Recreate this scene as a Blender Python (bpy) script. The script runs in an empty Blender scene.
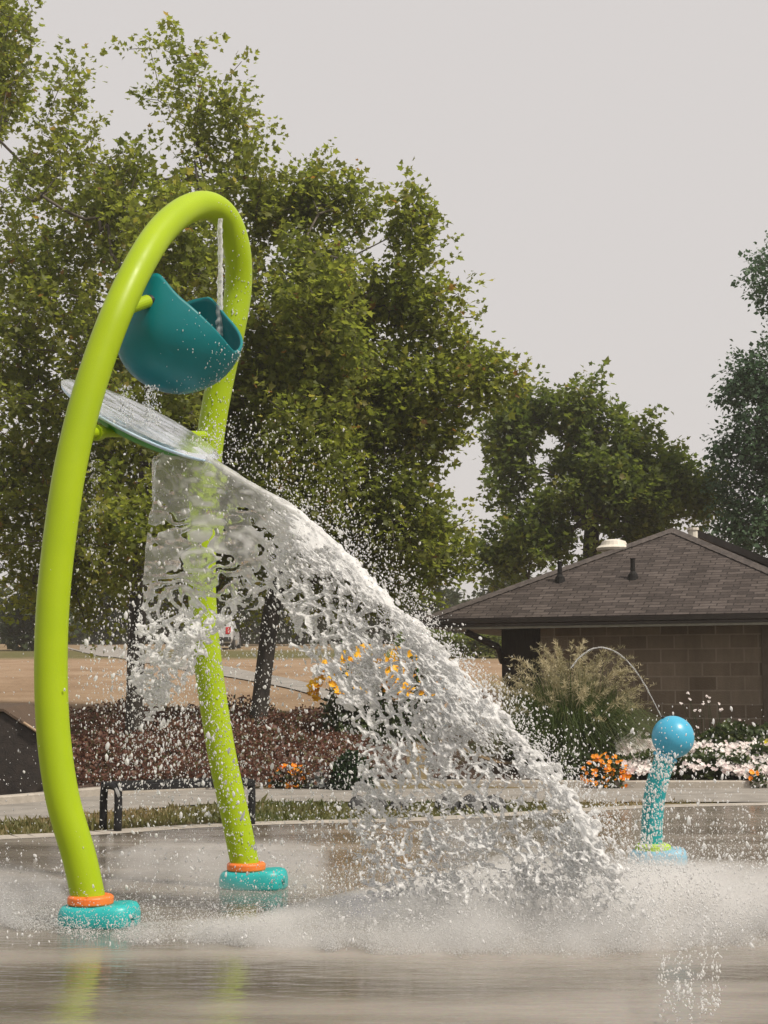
import bpy, bmesh, math, random
import numpy as np
from mathutils import Vector, Matrix

random.seed(11)
rng = np.random.default_rng(11)
R = math.radians
scene = bpy.context.scene
COL = scene.collection

# ------------------------------------------------------------------ camera geometry
F = 1500.0                      # focal length in pixels of a 768 x 1024 frame
HORIZON = 690.0
PITCH = math.atan((HORIZON - 512.0) / F)
EYE = 1.2
cP, sP = math.cos(PITCH), math.sin(PITCH)


def ray(px, py):
    x, y = (px - 384.0) / F, (512.0 - py) / F
    return Vector((x, cP - y * sP, sP + y * cP))


def P(px, py, Y):
    d = ray(px, py)
    t = Y / d.y
    return Vector((d.x * t, Y, EYE + d.z * t))


def G(px, py, z=0.0):
    d = ray(px, py)
    t = (z - EYE) / d.z
    return Vector((d.x * t, d.y * t, z))


def to_px(X, Y, Z):
    f = Y * cP + (Z - EYE) * sP
    u = -Y * sP + (Z - EYE) * cP
    return 384 + F * X / f, 512 - F * u / f


def sstep(a, b, x):
    t = np.clip((x - a) / (b - a), 0, 1)
    return t * t * (3 - 2 * t)


# ------------------------------------------------------------------ terrain height
def height(x, y):
    x = np.asarray(x, float)
    y = np.asarray(y, float)
    left = np.interp(y, [-50, 18.4, 19.2, 22, 25, 28, 40, 60, 80, 95, 400], [0, 0, .12, .54, .8, .99, 1.79, 2.72, 3.62, 3.95, 4.2])
    right = np.interp(y, [-50, 18.4, 19.5, 26, 33, 45, 60, 80, 95, 400], [0, 0, .06, .08, .9, 2.0, 2.75, 3.62, 3.95, 4.2])
    w = sstep(.3, 2.2, x)
    return left * (1 - w) + right * w


def T(px, py, y0=12.0, y1=140.0):
    d = ray(px, py)
    for t in np.linspace(y0, y1, 2600):
        s = t / d.y
        if EYE + d.z * s <= float(height(d.x * s, t)):
            return Vector((d.x * s, t, float(height(d.x * s, t))))
    return Vector((d.x * y1 / d.y, y1, float(height(0, y1))))


# ------------------------------------------------------------------ object helpers
def tag(o, label=None, cat=None, group=None, kind=None):
    if label: o['label'] = label
    if cat: o['category'] = cat
    if group: o['group'] = group
    if kind: o['kind'] = kind
    return o


def thing(name, label, cat, loc, group=None):
    o = bpy.data.objects.new(name, None)
    COL.objects.link(o)
    o.location = loc
    o.empty_display_size = .2
    return tag(o, label, cat, group)


def link(name, me, mat, parent=None):
    o = bpy.data.objects.new(name, me)
    COL.objects.link(o)
    if mat is not None and not me.materials:
        for m in (mat if isinstance(mat, (list, tuple)) else [mat]):
            me.materials.append(m)
    if parent is not None:
        o.parent = parent
        top, loc = parent, Vector((0, 0, 0))
        while top is not None:
            if top.type == 'EMPTY':
                loc += Vector(top.location)
            top = top.parent
        if parent.type == 'EMPTY':
            o.matrix_parent_inverse = Matrix.Translation(-loc)
    return o


def mesh(name, V, Fc, mat, parent=None, smooth=False):
    me = bpy.data.meshes.new(name)
    me.from_pydata([tuple(v) for v in V], [], [tuple(f) for f in Fc])
    if smooth:
        me.polygons.foreach_set('use_smooth', [True] * len(me.polygons))
    me.update()
    return link(name, me, mat, parent)


def np_mesh(name, V, loops, sizes, mat, parent=None, smooth=False, attrs=None, fattrs=None):
    """V (n,3); loops flat vertex indices; sizes per-face loop counts."""
    me = bpy.data.meshes.new(name)
    V = np.ascontiguousarray(V, np.float32)
    loops = np.ascontiguousarray(loops, np.int32).ravel()
    sizes = np.ascontiguousarray(sizes, np.int32)
    me.vertices.add(len(V))
    me.vertices.foreach_set('co', V.ravel())
    me.loops.add(len(loops))
    me.loops.foreach_set('vertex_index', loops)
    me.polygons.add(len(sizes))
    starts = np.zeros(len(sizes), np.int32)
    starts[1:] = np.cumsum(sizes)[:-1]
    me.polygons.foreach_set('loop_start', starts)
    if smooth:
        me.polygons.foreach_set('use_smooth', np.ones(len(sizes), bool))
    for k, a in (attrs or {}).items():
        at = me.attributes.new(k, 'FLOAT', 'POINT')
        at.data.foreach_set('value', np.ascontiguousarray(a, np.float32))
    for k, a in (fattrs or {}).items():
        at = me.attributes.new(k, 'FLOAT', 'FACE')
        at.data.foreach_set('value', np.ascontiguousarray(a, np.float32))
    me.update(calc_edges=True)
    me.validate()
    return link(name, me, mat, parent)


class MB:
    """collects boxes, tubes, lofts; build() links them as one mesh object"""

    def __init__(self):
        self.V, self.F = [], []

    def add(self, V, Fc):
        n = len(self.V)
        self.V += [Vector(v) for v in V]
        self.F += [tuple(i + n for i in f) for f in Fc]

    def frame_box(self, o, ax, ay, az, sx, sy, sz):
        """box with its min corner at o spanned by unit axes"""
        o, ax, ay, az = Vector(o), Vector(ax), Vector(ay), Vector(az)
        c = [o + ax * (sx * i) + ay * (sy * j) + az * (sz * k) for k in (0, 1) for j in (0, 1) for i in (0, 1)]
        self.add(c, [(0, 2, 3, 1), (4, 5, 7, 6), (0, 1, 5, 4), (2, 6, 7, 3), (0, 4, 6, 2), (1, 3, 7, 5)])

    def tube(self, pts, rad, n=12, caps=True):
        pts = [Vector(p) for p in pts]
        if not hasattr(rad, '__len__'):
            rad = [rad] * len(pts)
        rings = []
        prev = None
        for i, p in enumerate(pts):
            d = (pts[min(i + 1, len(pts) - 1)] - pts[max(i - 1, 0)])
            d.normalize()
            if prev is None:
                u = d.orthogonal().normalized()
            else:
                u = (prev - d * prev.dot(d)).normalized()
            prev = u
            w = d.cross(u)
            rings.append([p + (u * math.cos(2 * math.pi * k / n) + w * math.sin(2 * math.pi * k / n)) * rad[i] for k in range(n)])
        self.loft(rings, caps)

    def loft(self, rings, caps=True):
        n = len(rings[0])
        V = [v for r in rings for v in r]
        Fc = []
        for i in range(len(rings) - 1):
            for k in range(n):
                Fc.append((i * n + k, i * n + (k + 1) % n, (i + 1) * n + (k + 1) % n, (i + 1) * n + k))
        if caps:
            Fc.append(tuple(reversed(range(n))))
            Fc.append(tuple((len(rings) - 1) * n + k for k in range(n)))
        self.add(V, Fc)

    def build(self, name, mat, parent=None, smooth=False, bevel=0):
        o = mesh(name, self.V, self.F, mat, parent, smooth)
        if bevel:
            b = o.modifiers.new('bevel', 'BEVEL')
            b.width = bevel
            b.segments = 2
            b.limit_method = 'ANGLE'
        return o


def spline(pts, n):
    """Catmull-Rom through pts, n samples"""
    pts = [Vector(p) for p in pts]
    q = [pts[0] * 2 - pts[1]] + pts + [pts[-1] * 2 - pts[-2]]
    out = []
    m = len(pts) - 1
    for i in range(n):
        t = i / (n - 1) * m
        k = min(int(t), m - 1)
        t -= k
        a, b, c, d = q[k:k + 4]
        out.append(.5 * (2 * b + (c - a) * t + (2 * a - 5 * b + 4 * c - d) * t * t + (3 * b - a - 3 * c + d) * t ** 3))
    return out


# ------------------------------------------------------------------ numpy noise
_TAB = np.random.default_rng(5).random(65536).astype(np.float32)


def _h(xi, yi, zi, seed):
    h = (xi * 73856093) ^ (yi * 19349663) ^ (zi * 83492791) ^ (seed * 2654435)
    h = (h ^ (h >> 13)) & 0xFFFF
    return _TAB[h]


def vnoise(x, y, z, seed=0):
    x, y, z = np.broadcast_arrays(np.asarray(x, np.float32), np.asarray(y, np.float32), np.asarray(z, np.float32))
    xi, yi, zi = np.floor(x).astype(np.int64), np.floor(y).astype(np.int64), np.floor(z).astype(np.int64)
    fx, fy, fz = x - xi, y - yi, z - zi
    fx, fy, fz = fx * fx * (3 - 2 * fx), fy * fy * (3 - 2 * fy), fz * fz * (3 - 2 * fz)
    r = 0
    for dz in (0, 1):
        for dy in (0, 1):
            for dx in (0, 1):
                w = (fx if dx else 1 - fx) * (fy if dy else 1 - fy) * (fz if dz else 1 - fz)
                r = r + w * _h(xi + dx, yi + dy, zi + dz, seed)
    return r * 2 - 1


def worley(x, y, seed=0):
    xi, yi = np.floor(x).astype(np.int64), np.floor(y).astype(np.int64)
    f1 = np.full(x.shape, 9.0)
    f2 = np.full(x.shape, 9.0)
    for dy in (-1, 0, 1):
        for dx in (-1, 0, 1):
            cx, cy = xi + dx, yi + dy
            px = cx + _h(cx, cy, cx * 0, seed)
            py = cy + _h(cx, cy, cx * 0 + 7, seed)
            d = np.hypot(px - x, py - y)
            f2 = np.minimum(f2, np.maximum(f1, d))
            f1 = np.minimum(f1, d)
    return f1, f2


# ------------------------------------------------------------------ materials
def new_mat(name):
    m = bpy.data.materials.new(name)
    m.use_nodes = True
    nt = m.node_tree
    return m, nt, nt.nodes['Principled BSDF'], nt.nodes['Material Output']


def N(nt, kind, **kw):
    n = nt.nodes.new(kind)
    for k, v in kw.items():
        if k in n.inputs:
            n.inputs[k].default_value = v
        else:
            setattr(n, k, v)
    return n


def ramp(nt, stops):
    n = nt.nodes.new('ShaderNodeValToRGB')
    cr = n.color_ramp
    while len(cr.elements) < len(stops):
        cr.elements.new(.5)
    for e, (p, c) in zip(cr.elements, stops):
        e.position = p
        e.color = (*c, 1) if len(c) == 3 else c
    return n


def rgb(*c):
    """sRGB 0-255 to linear"""
    return tuple(((v / 255 + .055) / 1.055) ** 2.4 if v > 10 else v / 255 / 12.92 for v in c)


def surf(name, c1, c2=None, scale=6.0, rough=.6, bump=0.0, bscale=40.0, detail=6, stretch=(1, 1, 1), spec=.5, coat=0.0, lo=.35, hi=.65):
    """principled surface: two base colours mixed by noise in object space, with a bump"""
    m, nt, b, out = new_mat(name)
    tc = N(nt, 'ShaderNodeTexCoord')
    mp = N(nt, 'ShaderNodeMapping')
    mp.inputs['Scale'].default_value = stretch
    nt.links.new(tc.outputs['Object'], mp.inputs['Vector'])
    nz = N(nt, 'ShaderNodeTexNoise', Scale=scale, Detail=detail, Roughness=.62)
    nt.links.new(mp.outputs[0], nz.inputs['Vector'])
    rp = ramp(nt, [(lo, c1), (hi, c2 or c1)])
    nt.links.new(nz.outputs['Fac'], rp.inputs['Fac'])
    nt.links.new(rp.outputs['Color'], b.inputs['Base Color'])
    b.inputs['Roughness'].default_value = rough
    b.inputs['Specular IOR Level'].default_value = spec
    b.inputs['Coat Weight'].default_value = coat
    wn = N(nt, 'ShaderNodeTexNoise', Scale=scale * 1.7, Detail=8.0, Roughness=.7)
    nt.links.new(mp.outputs[0], wn.inputs['Vector'])
    wr = N(nt, 'ShaderNodeMapRange')
    wr.inputs['From Min'].default_value = .3
    wr.inputs['From Max'].default_value = .7
    wr.inputs['To Min'].default_value = max(.05, rough - .09)
    wr.inputs['To Max'].default_value = min(1, rough + .16)
    nt.links.new(wn.outputs['Fac'], wr.inputs['Value'])
    nt.links.new(wr.outputs[0], b.inputs['Roughness'])
    b.inputs['Coat Roughness'].default_value = .08
    if bump:
        n2 = N(nt, 'ShaderNodeTexNoise', Scale=bscale, Detail=5.0)
        nt.links.new(mp.outputs[0], n2.inputs['Vector'])
        bp = N(nt, 'ShaderNodeBump', Strength=bump, Distance=.02)
        nt.links.new(n2.outputs['Fac'], bp.inputs['Height'])
        nt.links.new(bp.outputs['Normal'], b.inputs['Normal'])
    return m


def leaf_mat(name, stops, trans=.35, rough=.5):
    """leaf: colour by a per-leaf tint, thin translucent blade"""
    m, nt, b, out = new_mat(name)
    at = N(nt, 'ShaderNodeAttribute', attribute_name='tint')
    rp = ramp(nt, stops)
    nt.links.new(at.outputs['Fac'], rp.inputs['Fac'])
    nt.links.new(rp.outputs['Color'], b.inputs['Base Color'])
    b.inputs['Roughness'].default_value = rough
    b.inputs['Specular IOR Level'].default_value = .35
    tr = N(nt, 'ShaderNodeBsdfTranslucent')
    hs = N(nt, 'ShaderNodeHueSaturation', Saturation=1.1, Value=1.85)
    nt.links.new(rp.outputs['Color'], hs.inputs['Color'])
    nt.links.new(hs.outputs['Color'], tr.inputs['Color'])
    mx = N(nt, 'ShaderNodeMixShader')
    mx.inputs[0].default_value = trans
    nt.links.new(b.outputs[0], mx.inputs[1])
    nt.links.new(tr.outputs[0], mx.inputs[2])
    nt.links.new(mx.outputs[0], out.inputs['Surface'])
    return m


def water_mat(name, foam_lo, foam_hi, use_attr=True, rough=.02, ripple=.35):
    """aerated water: clear refracting water mixed with white foam by a per-vertex aeration value"""
    m, nt, b, out = new_mat(name)
    gl = N(nt, 'ShaderNodeBsdfGlass', IOR=1.33, Roughness=rough)
    gl.inputs['Color'].default_value = (.97, .985, .99, 1)
    b.inputs['Base Color'].default_value = (.94, .94, .94, 1)
    b.inputs['Roughness'].default_value = .25
    b.inputs['Subsurface Weight'].default_value = 0
    tcw = N(nt, 'ShaderNodeTexCoord')
    nzw = N(nt, 'ShaderNodeTexNoise', Scale=75.0, Detail=2.0)
    nt.links.new(tcw.outputs['Object'], nzw.inputs['Vector'])
    bpw = N(nt, 'ShaderNodeBump', Strength=ripple, Distance=.006)
    nt.links.new(nzw.outputs['Fac'], bpw.inputs['Height'])
    nt.links.new(bpw.outputs['Normal'], gl.inputs['Normal'])
    nt.links.new(bpw.outputs['Normal'], b.inputs['Normal'])
    tl = N(nt, 'ShaderNodeBsdfTranslucent')
    tl.inputs['Color'].default_value = (.94, .94, .94, 1)
    fm = N(nt, 'ShaderNodeMixShader')
    fm.inputs[0].default_value = .5
    nt.links.new(b.outputs[0], fm.inputs[1])
    nt.links.new(tl.outputs[0], fm.inputs[2])
    mx = N(nt, 'ShaderNodeMixShader')
    if use_attr:
        at = N(nt, 'ShaderNodeAttribute', attribute_name='foam')
        mr = N(nt, 'ShaderNodeMapRange')
        mr.inputs['To Min'].default_value = foam_lo
        mr.inputs['To Max'].default_value = foam_hi
        nt.links.new(at.outputs['Fac'], mr.inputs['Value'])
        nt.links.new(mr.outputs[0], mx.inputs[0])
    else:
        mx.inputs[0].default_value = foam_lo
    nt.links.new(gl.outputs[0], mx.inputs[1])
    nt.links.new(fm.outputs[0], mx.inputs[2])
    nt.links.new(mx.outputs[0], out.inputs['Surface'])
    return m


M = {}
M['lime'] = surf('lime_powder_coat', (.30, .42, .002), (.33, .45, .003), 3, .4, .03, 160, spec=.3)
M['teal'] = surf('teal_plastic', (.0, .155, .17), (.0, .17, .185), 5, .38, .03, 120, spec=.32)
M['foot_teal'] = surf('turquoise_plastic', (.01, .36, .36), (.015, .40, .39), 8, .38, .04, 90)
M['orange'] = surf('orange_plastic', (.80, .17, .025), (.86, .20, .03), 8, .4, .03, 90)
M['leaf_green'] = surf('green_plastic', (.03, .26, .02), (.04, .3, .03), 8, .4)
M['plate'] = surf('pale_blue_plate', (.40, .56, .72), (.55, .68, .80), 7, .25, .05, 30, stretch=(1, 1, 1))
M['black'] = surf('black_cap', (.015, .015, .016), (.02, .02, .02), 8, .4)
M['ball'] = surf('sky_blue_ball', (.05, .36, .56), (.055, .38, .58), 4, .33, .02, 100, spec=.5)
M['post_teal'] = surf('teal_post', (.0, .26, .29), (.005, .30, .32), 6, .35)
M['pale_foot'] = surf('pale_blue_foot', (.19, .40, .53), (.23, .44, .56), 6, .4)
M['lime_dull'] = surf('yellow_green_collar', (.36, .52, .05), (.40, .56, .07), 6, .4)
M['blue_nozzle'] = surf('blue_nozzle', (.05, .09, .45), (.06, .11, .5), 8, .4)
M['bench'] = surf('black_bench_coat', (.008, .008, .009), (.018, .018, .02), 30, .6, .1, 200, spec=.25)
M['bin'] = surf('dark_brown_board', (.014, .011, .010), (.03, .022, .018), 12, .7, .3, 60)
M['bin_lid'] = surf('weathered_brown_lid', (.06, .038, .024), (.10, .065, .042), 9, .75, .3, 60, stretch=(1, 6, 1))
M['bin_trim'] = surf('pale_wood_trim', (.34, .24, .15), (.42, .30, .20), 12, .7)
M['bark'] = surf('dark_bark', (.012, .010, .008), (.042, .034, .027), 9, .85, .8, 30, stretch=(1, 1, .35))
M['bark_pale'] = surf('pale_branch_bark', (.045, .038, .03), (.12, .10, .08), 7, .8, .5, 26, stretch=(1, 1, .4))
M['leaf_plane'] = leaf_mat('plane_tree_leaf', [(0, (.095, .120, .028)), (.35, (.152, .176, .037)), (.7, (.196, .212, .047)), (.92, (.25, .22, .056)), (1, (.21, .12, .04))], .62)
M['leaf_green2'] = leaf_mat('maple_leaf_green', [(0, (.062, .092, .022)), (.5, (.118, .15, .032)), (.9, (.17, .185, .04)), (1, (.18, .15, .04))], .5)
M['leaf_dark'] = leaf_mat('dark_green_leaf', [(0, (.034, .068, .034)), (.6, (.065, .12, .058)), (1, (.105, .155, .078))], .3)
M['leaf_far'] = leaf_mat('far_tree_leaf', [(0, (.020, .034, .014)), (.6, (.045, .062, .022)), (1, (.08, .09, .032))], .25)
M['leaf_red'] = leaf_mat('barberry_leaf', [(0, (.05, .024, .017)), (.4, (.12, .046, .032)), (.62, (.17, .085, .055)), (.72, (.15, .10, .06)), (.85, (.09, .085, .03)), (1, (.06, .075, .025))], .25)
M['leaf_bed'] = leaf_mat('bed_foliage', [(0, (.014, .026, .008)), (.6, (.045, .068, .018)), (1, (.09, .11, .03))], .25)
M['leaf_bush'] = leaf_mat('dark_bush_leaf', [(0, (.008, .02, .008)), (.7, (.022, .05, .018)), (1, (.05, .09, .03))], .2)
M['leaf_grey'] = leaf_mat('silver_leaf', [(0, (.22, .24, .23)), (1, (.42, .44, .43))], .2)
M['blade'] = leaf_mat('grass_blade', [(0, (.028, .050, .012)), (.6, (.07, .10, .025)), (1, (.16, .15, .06))], .3)
M['lawn'] = leaf_mat('lawn_blade', [(0, (.06, .085, .02)), (.5, (.14, .13, .045)), (1, (.30, .215, .12))], .25)
M['plume'] = leaf_mat('tan_plume', [(0, (.22, .20, .11)), (1, (.50, .44, .29))], .3)
M['petal_white'] = leaf_mat('white_petal', [(0, (.66, .57, .57)), (.5, (.76, .72, .70)), (1, (.80, .78, .76))], .3)
M['petal_orange'] = leaf_mat('orange_petal', [(0, (.75, .22, .01)), (1, (.85, .38, .02))], .2)
M['petal_yellow'] = leaf_mat('yellow_petal', [(0, (.70, .36, .01)), (1, (.80, .52, .02))], .2)
M['petal_lemon'] = leaf_mat('lemon_petal', [(0, (.70, .60, .03)), (1, (.80, .72, .06))], .2)
M['fascia'] = surf('dark_brown_fascia', (.020, .014, .012), (.032, .024, .02), 8, .5)
M['gutter'] = surf('pale_gutter_strip', (.20, .19, .15), (.26, .25, .2), 8, .5)
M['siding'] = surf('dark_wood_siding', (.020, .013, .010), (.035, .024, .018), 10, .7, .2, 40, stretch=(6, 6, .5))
M['vent_black'] = surf('black_vent_pipe', (.008, .007, .007), (.014, .013, .013), 8, .7, spec=.2)
M['vent_white'] = surf('white_roof_vent', (.62, .57, .49), (.70, .66, .58), 8, .5)
M['stone'] = surf('dark_stone', (.018, .018, .02), (.05, .05, .05), 6, .6, .4, 20)
M['kerb'] = surf('kerb_concrete', (.30, .27, .23), (.42, .38, .33), 6, .8, .3, 50)
M['car_paint'] = surf('silver_car_paint', (.52, .53, .55), (.56, .57, .59), 3, .3, spec=.6, coat=.6)
M['car_glass'] = surf('dark_car_glass', (.02, .025, .03), (.03, .035, .04), 3, .08, spec=.8)
M['tail_red'] = surf('red_tail_lamp', (.5, .015, .02), (.55, .02, .025), 3, .2)
M['tyre'] = surf('black_tyre', (.015, .015, .015), (.025, .025, .025), 9, .8)

# wet concrete pad: sheen of a thin water film over stained concrete
m, nt, b, out = new_mat('wet_concrete')
tc = N(nt, 'ShaderNodeTexCoord')
n1 = N(nt, 'ShaderNodeTexNoise', Scale=.9, Detail=7.0, Roughness=.6)
n2 = N(nt, 'ShaderNodeTexNoise', Scale=60.0, Detail=3.0)
mp = N(nt, 'ShaderNodeMapping')
mp.inputs['Scale'].default_value = (.35, 1.5, 1)
nt.links.new(tc.outputs['Object'], mp.inputs['Vector'])
nt.links.new(mp.outputs[0], n1.inputs['Vector'])
nt.links.new(tc.outputs['Object'], n2.inputs['Vector'])
rp = ramp(nt, [(.34, (.14, .121, .096)), (.5, (.235, .208, .172)), (.62, (.335, .30, .258))])
nt.links.new(n1.outputs['Fac'], rp.inputs['Fac'])
mx = N(nt, 'ShaderNodeMix', data_type='RGBA', blend_type='MULTIPLY')
mx.inputs[0].default_value = .35
nt.links.new(rp.outputs['Color'], mx.inputs[6])
nt.links.new(n2.outputs['Color'], mx.inputs[7])
nt.links.new(mx.outputs[2], b.inputs['Base Color'])
rr = N(nt, 'ShaderNodeMapRange')
rr.inputs['From Min'].default_value = .35
rr.inputs['From Max'].default_value = .65
rr.inputs['To Min'].default_value = .05
rr.inputs['To Max'].default_value = .26
nt.links.new(n1.outputs['Fac'], rr.inputs['Value'])
nt.links.new(rr.outputs[0], b.inputs['Roughness'])
b.inputs['Specular IOR Level'].default_value = .45
nb = N(nt, 'ShaderNodeTexNoise', Scale=5.0, Detail=4.0)
mp2 = N(nt, 'ShaderNodeMapping')
mp2.inputs['Scale'].default_value = (1.0, 3.2, 1)
nt.links.new(tc.outputs['Object'], mp2.inputs['Vector'])
nt.links.new(mp2.outputs[0], nb.inputs['Vector'])
bp = N(nt, 'ShaderNodeBump', Strength=.16, Distance=.03)
nt.links.new(nb.outputs['Fac'], bp.inputs['Height'])
nt.links.new(bp.outputs['Normal'], b.inputs['Normal'])
M['pad'] = m

# dry field: tan mown grass with greener strips
m, nt, b, out = new_mat('dry_field')
tc = N(nt, 'ShaderNodeTexCoord')
sx = N(nt, 'ShaderNodeSeparateXYZ')
nt.links.new(tc.outputs['Object'], sx.inputs[0])
n1 = N(nt, 'ShaderNodeTexNoise', Scale=.5, Detail=8.0, Roughness=.65)
n2 = N(nt, 'ShaderNodeTexNoise', Scale=14.0, Detail=5.0, Roughness=.7)
for n in (n1, n2):
    nt.links.new(tc.outputs['Object'], n.inputs['Vector'])
rp = ramp(nt, [(.3, (.22, .145, .088)), (.5, (.31, .215, .140)), (.7, (.38, .28, .195))])
nt.links.new(n1.outputs['Fac'], rp.inputs['Fac'])
rg = ramp(nt, [(.3, (.05, .065, .018)), (.6, (.11, .11, .035)), (.8, (.2, .16, .07))])
nt.links.new(n2.outputs['Fac'], rg.inputs['Fac'])
band = ramp(nt, [(0, (1, 1, 1)), (.150, (1, 1, 1)), (.172, (.75, .75, .75)), (.235, (.1, .1, .1)), (.47, (0, 0, 0)), (.51, (.9, .9, .9)), (.60, (.85, .85, .85)), (.66, (.25, .25, .25))])
mr = N(nt, 'ShaderNodeMapRange')
mr.inputs['From Min'].default_value = 0
mr.inputs['From Max'].default_value = 100
nt.links.new(sx.outputs['Y'], mr.inputs['Value'])
nt.links.new(mr.outputs[0], band.inputs['Fac'])
md = N(nt, 'ShaderNodeMath', operation='MULTIPLY')
gr = ramp(nt, [(.36, (0, 0, 0)), (.55, (1, 1, 1))])
nt.links.new(n1.outputs['Fac'], gr.inputs['Fac'])
ad = N(nt, 'ShaderNodeMath', operation='ADD', use_clamp=True)
nt.links.new(gr.outputs['Color'], ad.inputs[0])
ad.inputs[1].default_value = .45
nt.links.new(band.outputs['Color'], md.inputs[0])
nt.links.new(ad.outputs[0], md.inputs[1])
mx = N(nt, 'ShaderNodeMix', data_type='RGBA')
nt.links.new(md.outputs[0], mx.inputs[0])
nt.links.new(rp.outputs['Color'], mx.inputs[6])
nt.links.new(rg.outputs['Color'], mx.inputs[7])
mf = N(nt, 'ShaderNodeMix', data_type='RGBA', blend_type='MULTIPLY')
mf.inputs[0].default_value = .5
nt.links.new(mx.outputs[2], mf.inputs[6])
sc2 = ramp(nt, [(.3, (.5, .5, .5)), (.7, (1.2, 1.2, 1.2))])
nt.links.new(n2.outputs['Fac'], sc2.inputs['Fac'])
nt.links.new(sc2.outputs['Color'], mf.inputs[7])
nt.links.new(mf.outputs[2], b.inputs['Base Color'])
b.inputs['Roughness'].default_value = .95
b.inputs['Specular IOR Level'].default_value = .1
bp = N(nt, 'ShaderNodeBump', Strength=.6, Distance=.05)
nt.links.new(n2.outputs['Fac'], bp.inputs['Height'])
nt.links.new(bp.outputs['Normal'], b.inputs['Normal'])
M['field'] = m
M['path'] = surf('path_asphalt', (.20, .185, .165), (.30, .275, .245), 3, .8, .2, 80)
M['mulch'] = surf('bark_mulch', (.03, .018, .012), (.10, .055, .036), 22, .95, .9, 50)


def brick_mat(name, stops, mortar, bw, bh, ms, rough, bump, offset=.5, noise_s=3.0, wobble=.008):
    """blocks or shingles in UV metres"""
    m, nt, b, out = new_mat(name)
    uv = N(nt, 'ShaderNodeUVMap')
    br = N(nt, 'ShaderNodeTexBrick')
    br.offset = offset
    wob = N(nt, 'ShaderNodeTexNoise', Scale=5.0, Detail=3.0)
    nt.links.new(uv.outputs[0], wob.inputs['Vector'])
    wsb = N(nt, 'ShaderNodeVectorMath', operation='SCALE')
    wsb.inputs['Scale'].default_value = wobble
    wad = N(nt, 'ShaderNodeVectorMath', operation='ADD')
    nt.links.new(wob.outputs['Color'], wsb.inputs[0])
    nt.links.new(uv.outputs[0], wad.inputs[0])
    nt.links.new(wsb.outputs[0], wad.inputs[1])
    br.inputs['Color1'].default_value = (0, 0, 0, 1)
    br.inputs['Color2'].default_value = (1, 1, 1, 1)
    br.inputs['Mortar'].default_value = (.5, .5, .5, 1)
    br.inputs['Scale'].default_value = 1
    br.inputs['Mortar Size'].default_value = ms
    br.inputs['Mortar Smooth'].default_value = .2
    br.inputs['Bias'].default_value = 0
    br.inputs['Brick Width'].default_value = bw
    br.inputs['Row Height'].default_value = bh
    nt.links.new(wad.outputs[0], br.inputs['Vector'])
    nz = N(nt, 'ShaderNodeTexNoise', Scale=noise_s, Detail=8.0, Roughness=.7)
    nt.links.new(uv.outputs[0], nz.inputs['Vector'])
    ad = N(nt, 'ShaderNodeMix', data_type='FLOAT')
    ad.inputs[0].default_value = .5
    nt.links.new(br.outputs['Color'], ad.inputs[2])
    nt.links.new(nz.outputs['Fac'], ad.inputs[3])
    rp = ramp(nt, stops)
    nt.links.new(ad.outputs[0], rp.inputs['Fac'])
    mx = N(nt, 'ShaderNodeMix', data_type='RGBA')
    nt.links.new(br.outputs['Fac'], mx.inputs[0])
    nt.links.new(rp.outputs['Color'], mx.inputs[6])
    mx.inputs[7].default_value = (*mortar, 1)
    st_n = N(nt, 'ShaderNodeTexNoise', Scale=.9, Detail=6.0, Roughness=.7)
    st_m = N(nt, 'ShaderNodeMapping')
    st_m.inputs['Scale'].default_value = (2.2, .6, 1)
    nt.links.new(uv.outputs[0], st_m.inputs['Vector'])
    nt.links.new(st_m.outputs[0], st_n.inputs['Vector'])
    st_r = ramp(nt, [(.3, (.68, .66, .64)), (.65, (1.12, 1.12, 1.12))])
    nt.links.new(st_n.outputs['Fac'], st_r.inputs['Fac'])
    st_x = N(nt, 'ShaderNodeMix', data_type='RGBA', blend_type='MULTIPLY')
    st_x.inputs[0].default_value = 1
    nt.links.new(mx.outputs[2], st_x.inputs[6])
    nt.links.new(st_r.outputs['Color'], st_x.inputs[7])
    nt.links.new(st_x.outputs[2], b.inputs['Base Color'])
    b.inputs['Roughness'].default_value = rough
    b.inputs['Specular IOR Level'].default_value = .25
    n3 = N(nt, 'ShaderNodeTexNoise', Scale=45.0, Detail=4.0)
    nt.links.new(uv.outputs[0], n3.inputs['Vector'])
    sb = N(nt, 'ShaderNodeMath', operation='MULTIPLY_ADD')
    nt.links.new(br.outputs['Fac'], sb.inputs[0])
    sb.inputs[1].default_value = -1.0
    nt.links.new(n3.outputs['Fac'], sb.inputs[2])
    bp = N(nt, 'ShaderNodeBump', Strength=bump, Distance=.015)
    nt.links.new(sb.outputs[0], bp.inputs['Height'])
    nt.links.new(bp.outputs['Normal'], b.inputs['Normal'])
    return m


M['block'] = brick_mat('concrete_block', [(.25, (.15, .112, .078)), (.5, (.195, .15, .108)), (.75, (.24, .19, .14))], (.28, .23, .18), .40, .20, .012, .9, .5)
M['shingle'] = brick_mat('brown_shingle', [(.25, (.044, .035, .032)), (.5, (.072, .058, .052)), (.75, (.105, .086, .078))], (.028, .022, .020), .24, .10, .010, .9, .7, noise_s=11, wobble=.05, offset=.37)

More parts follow.
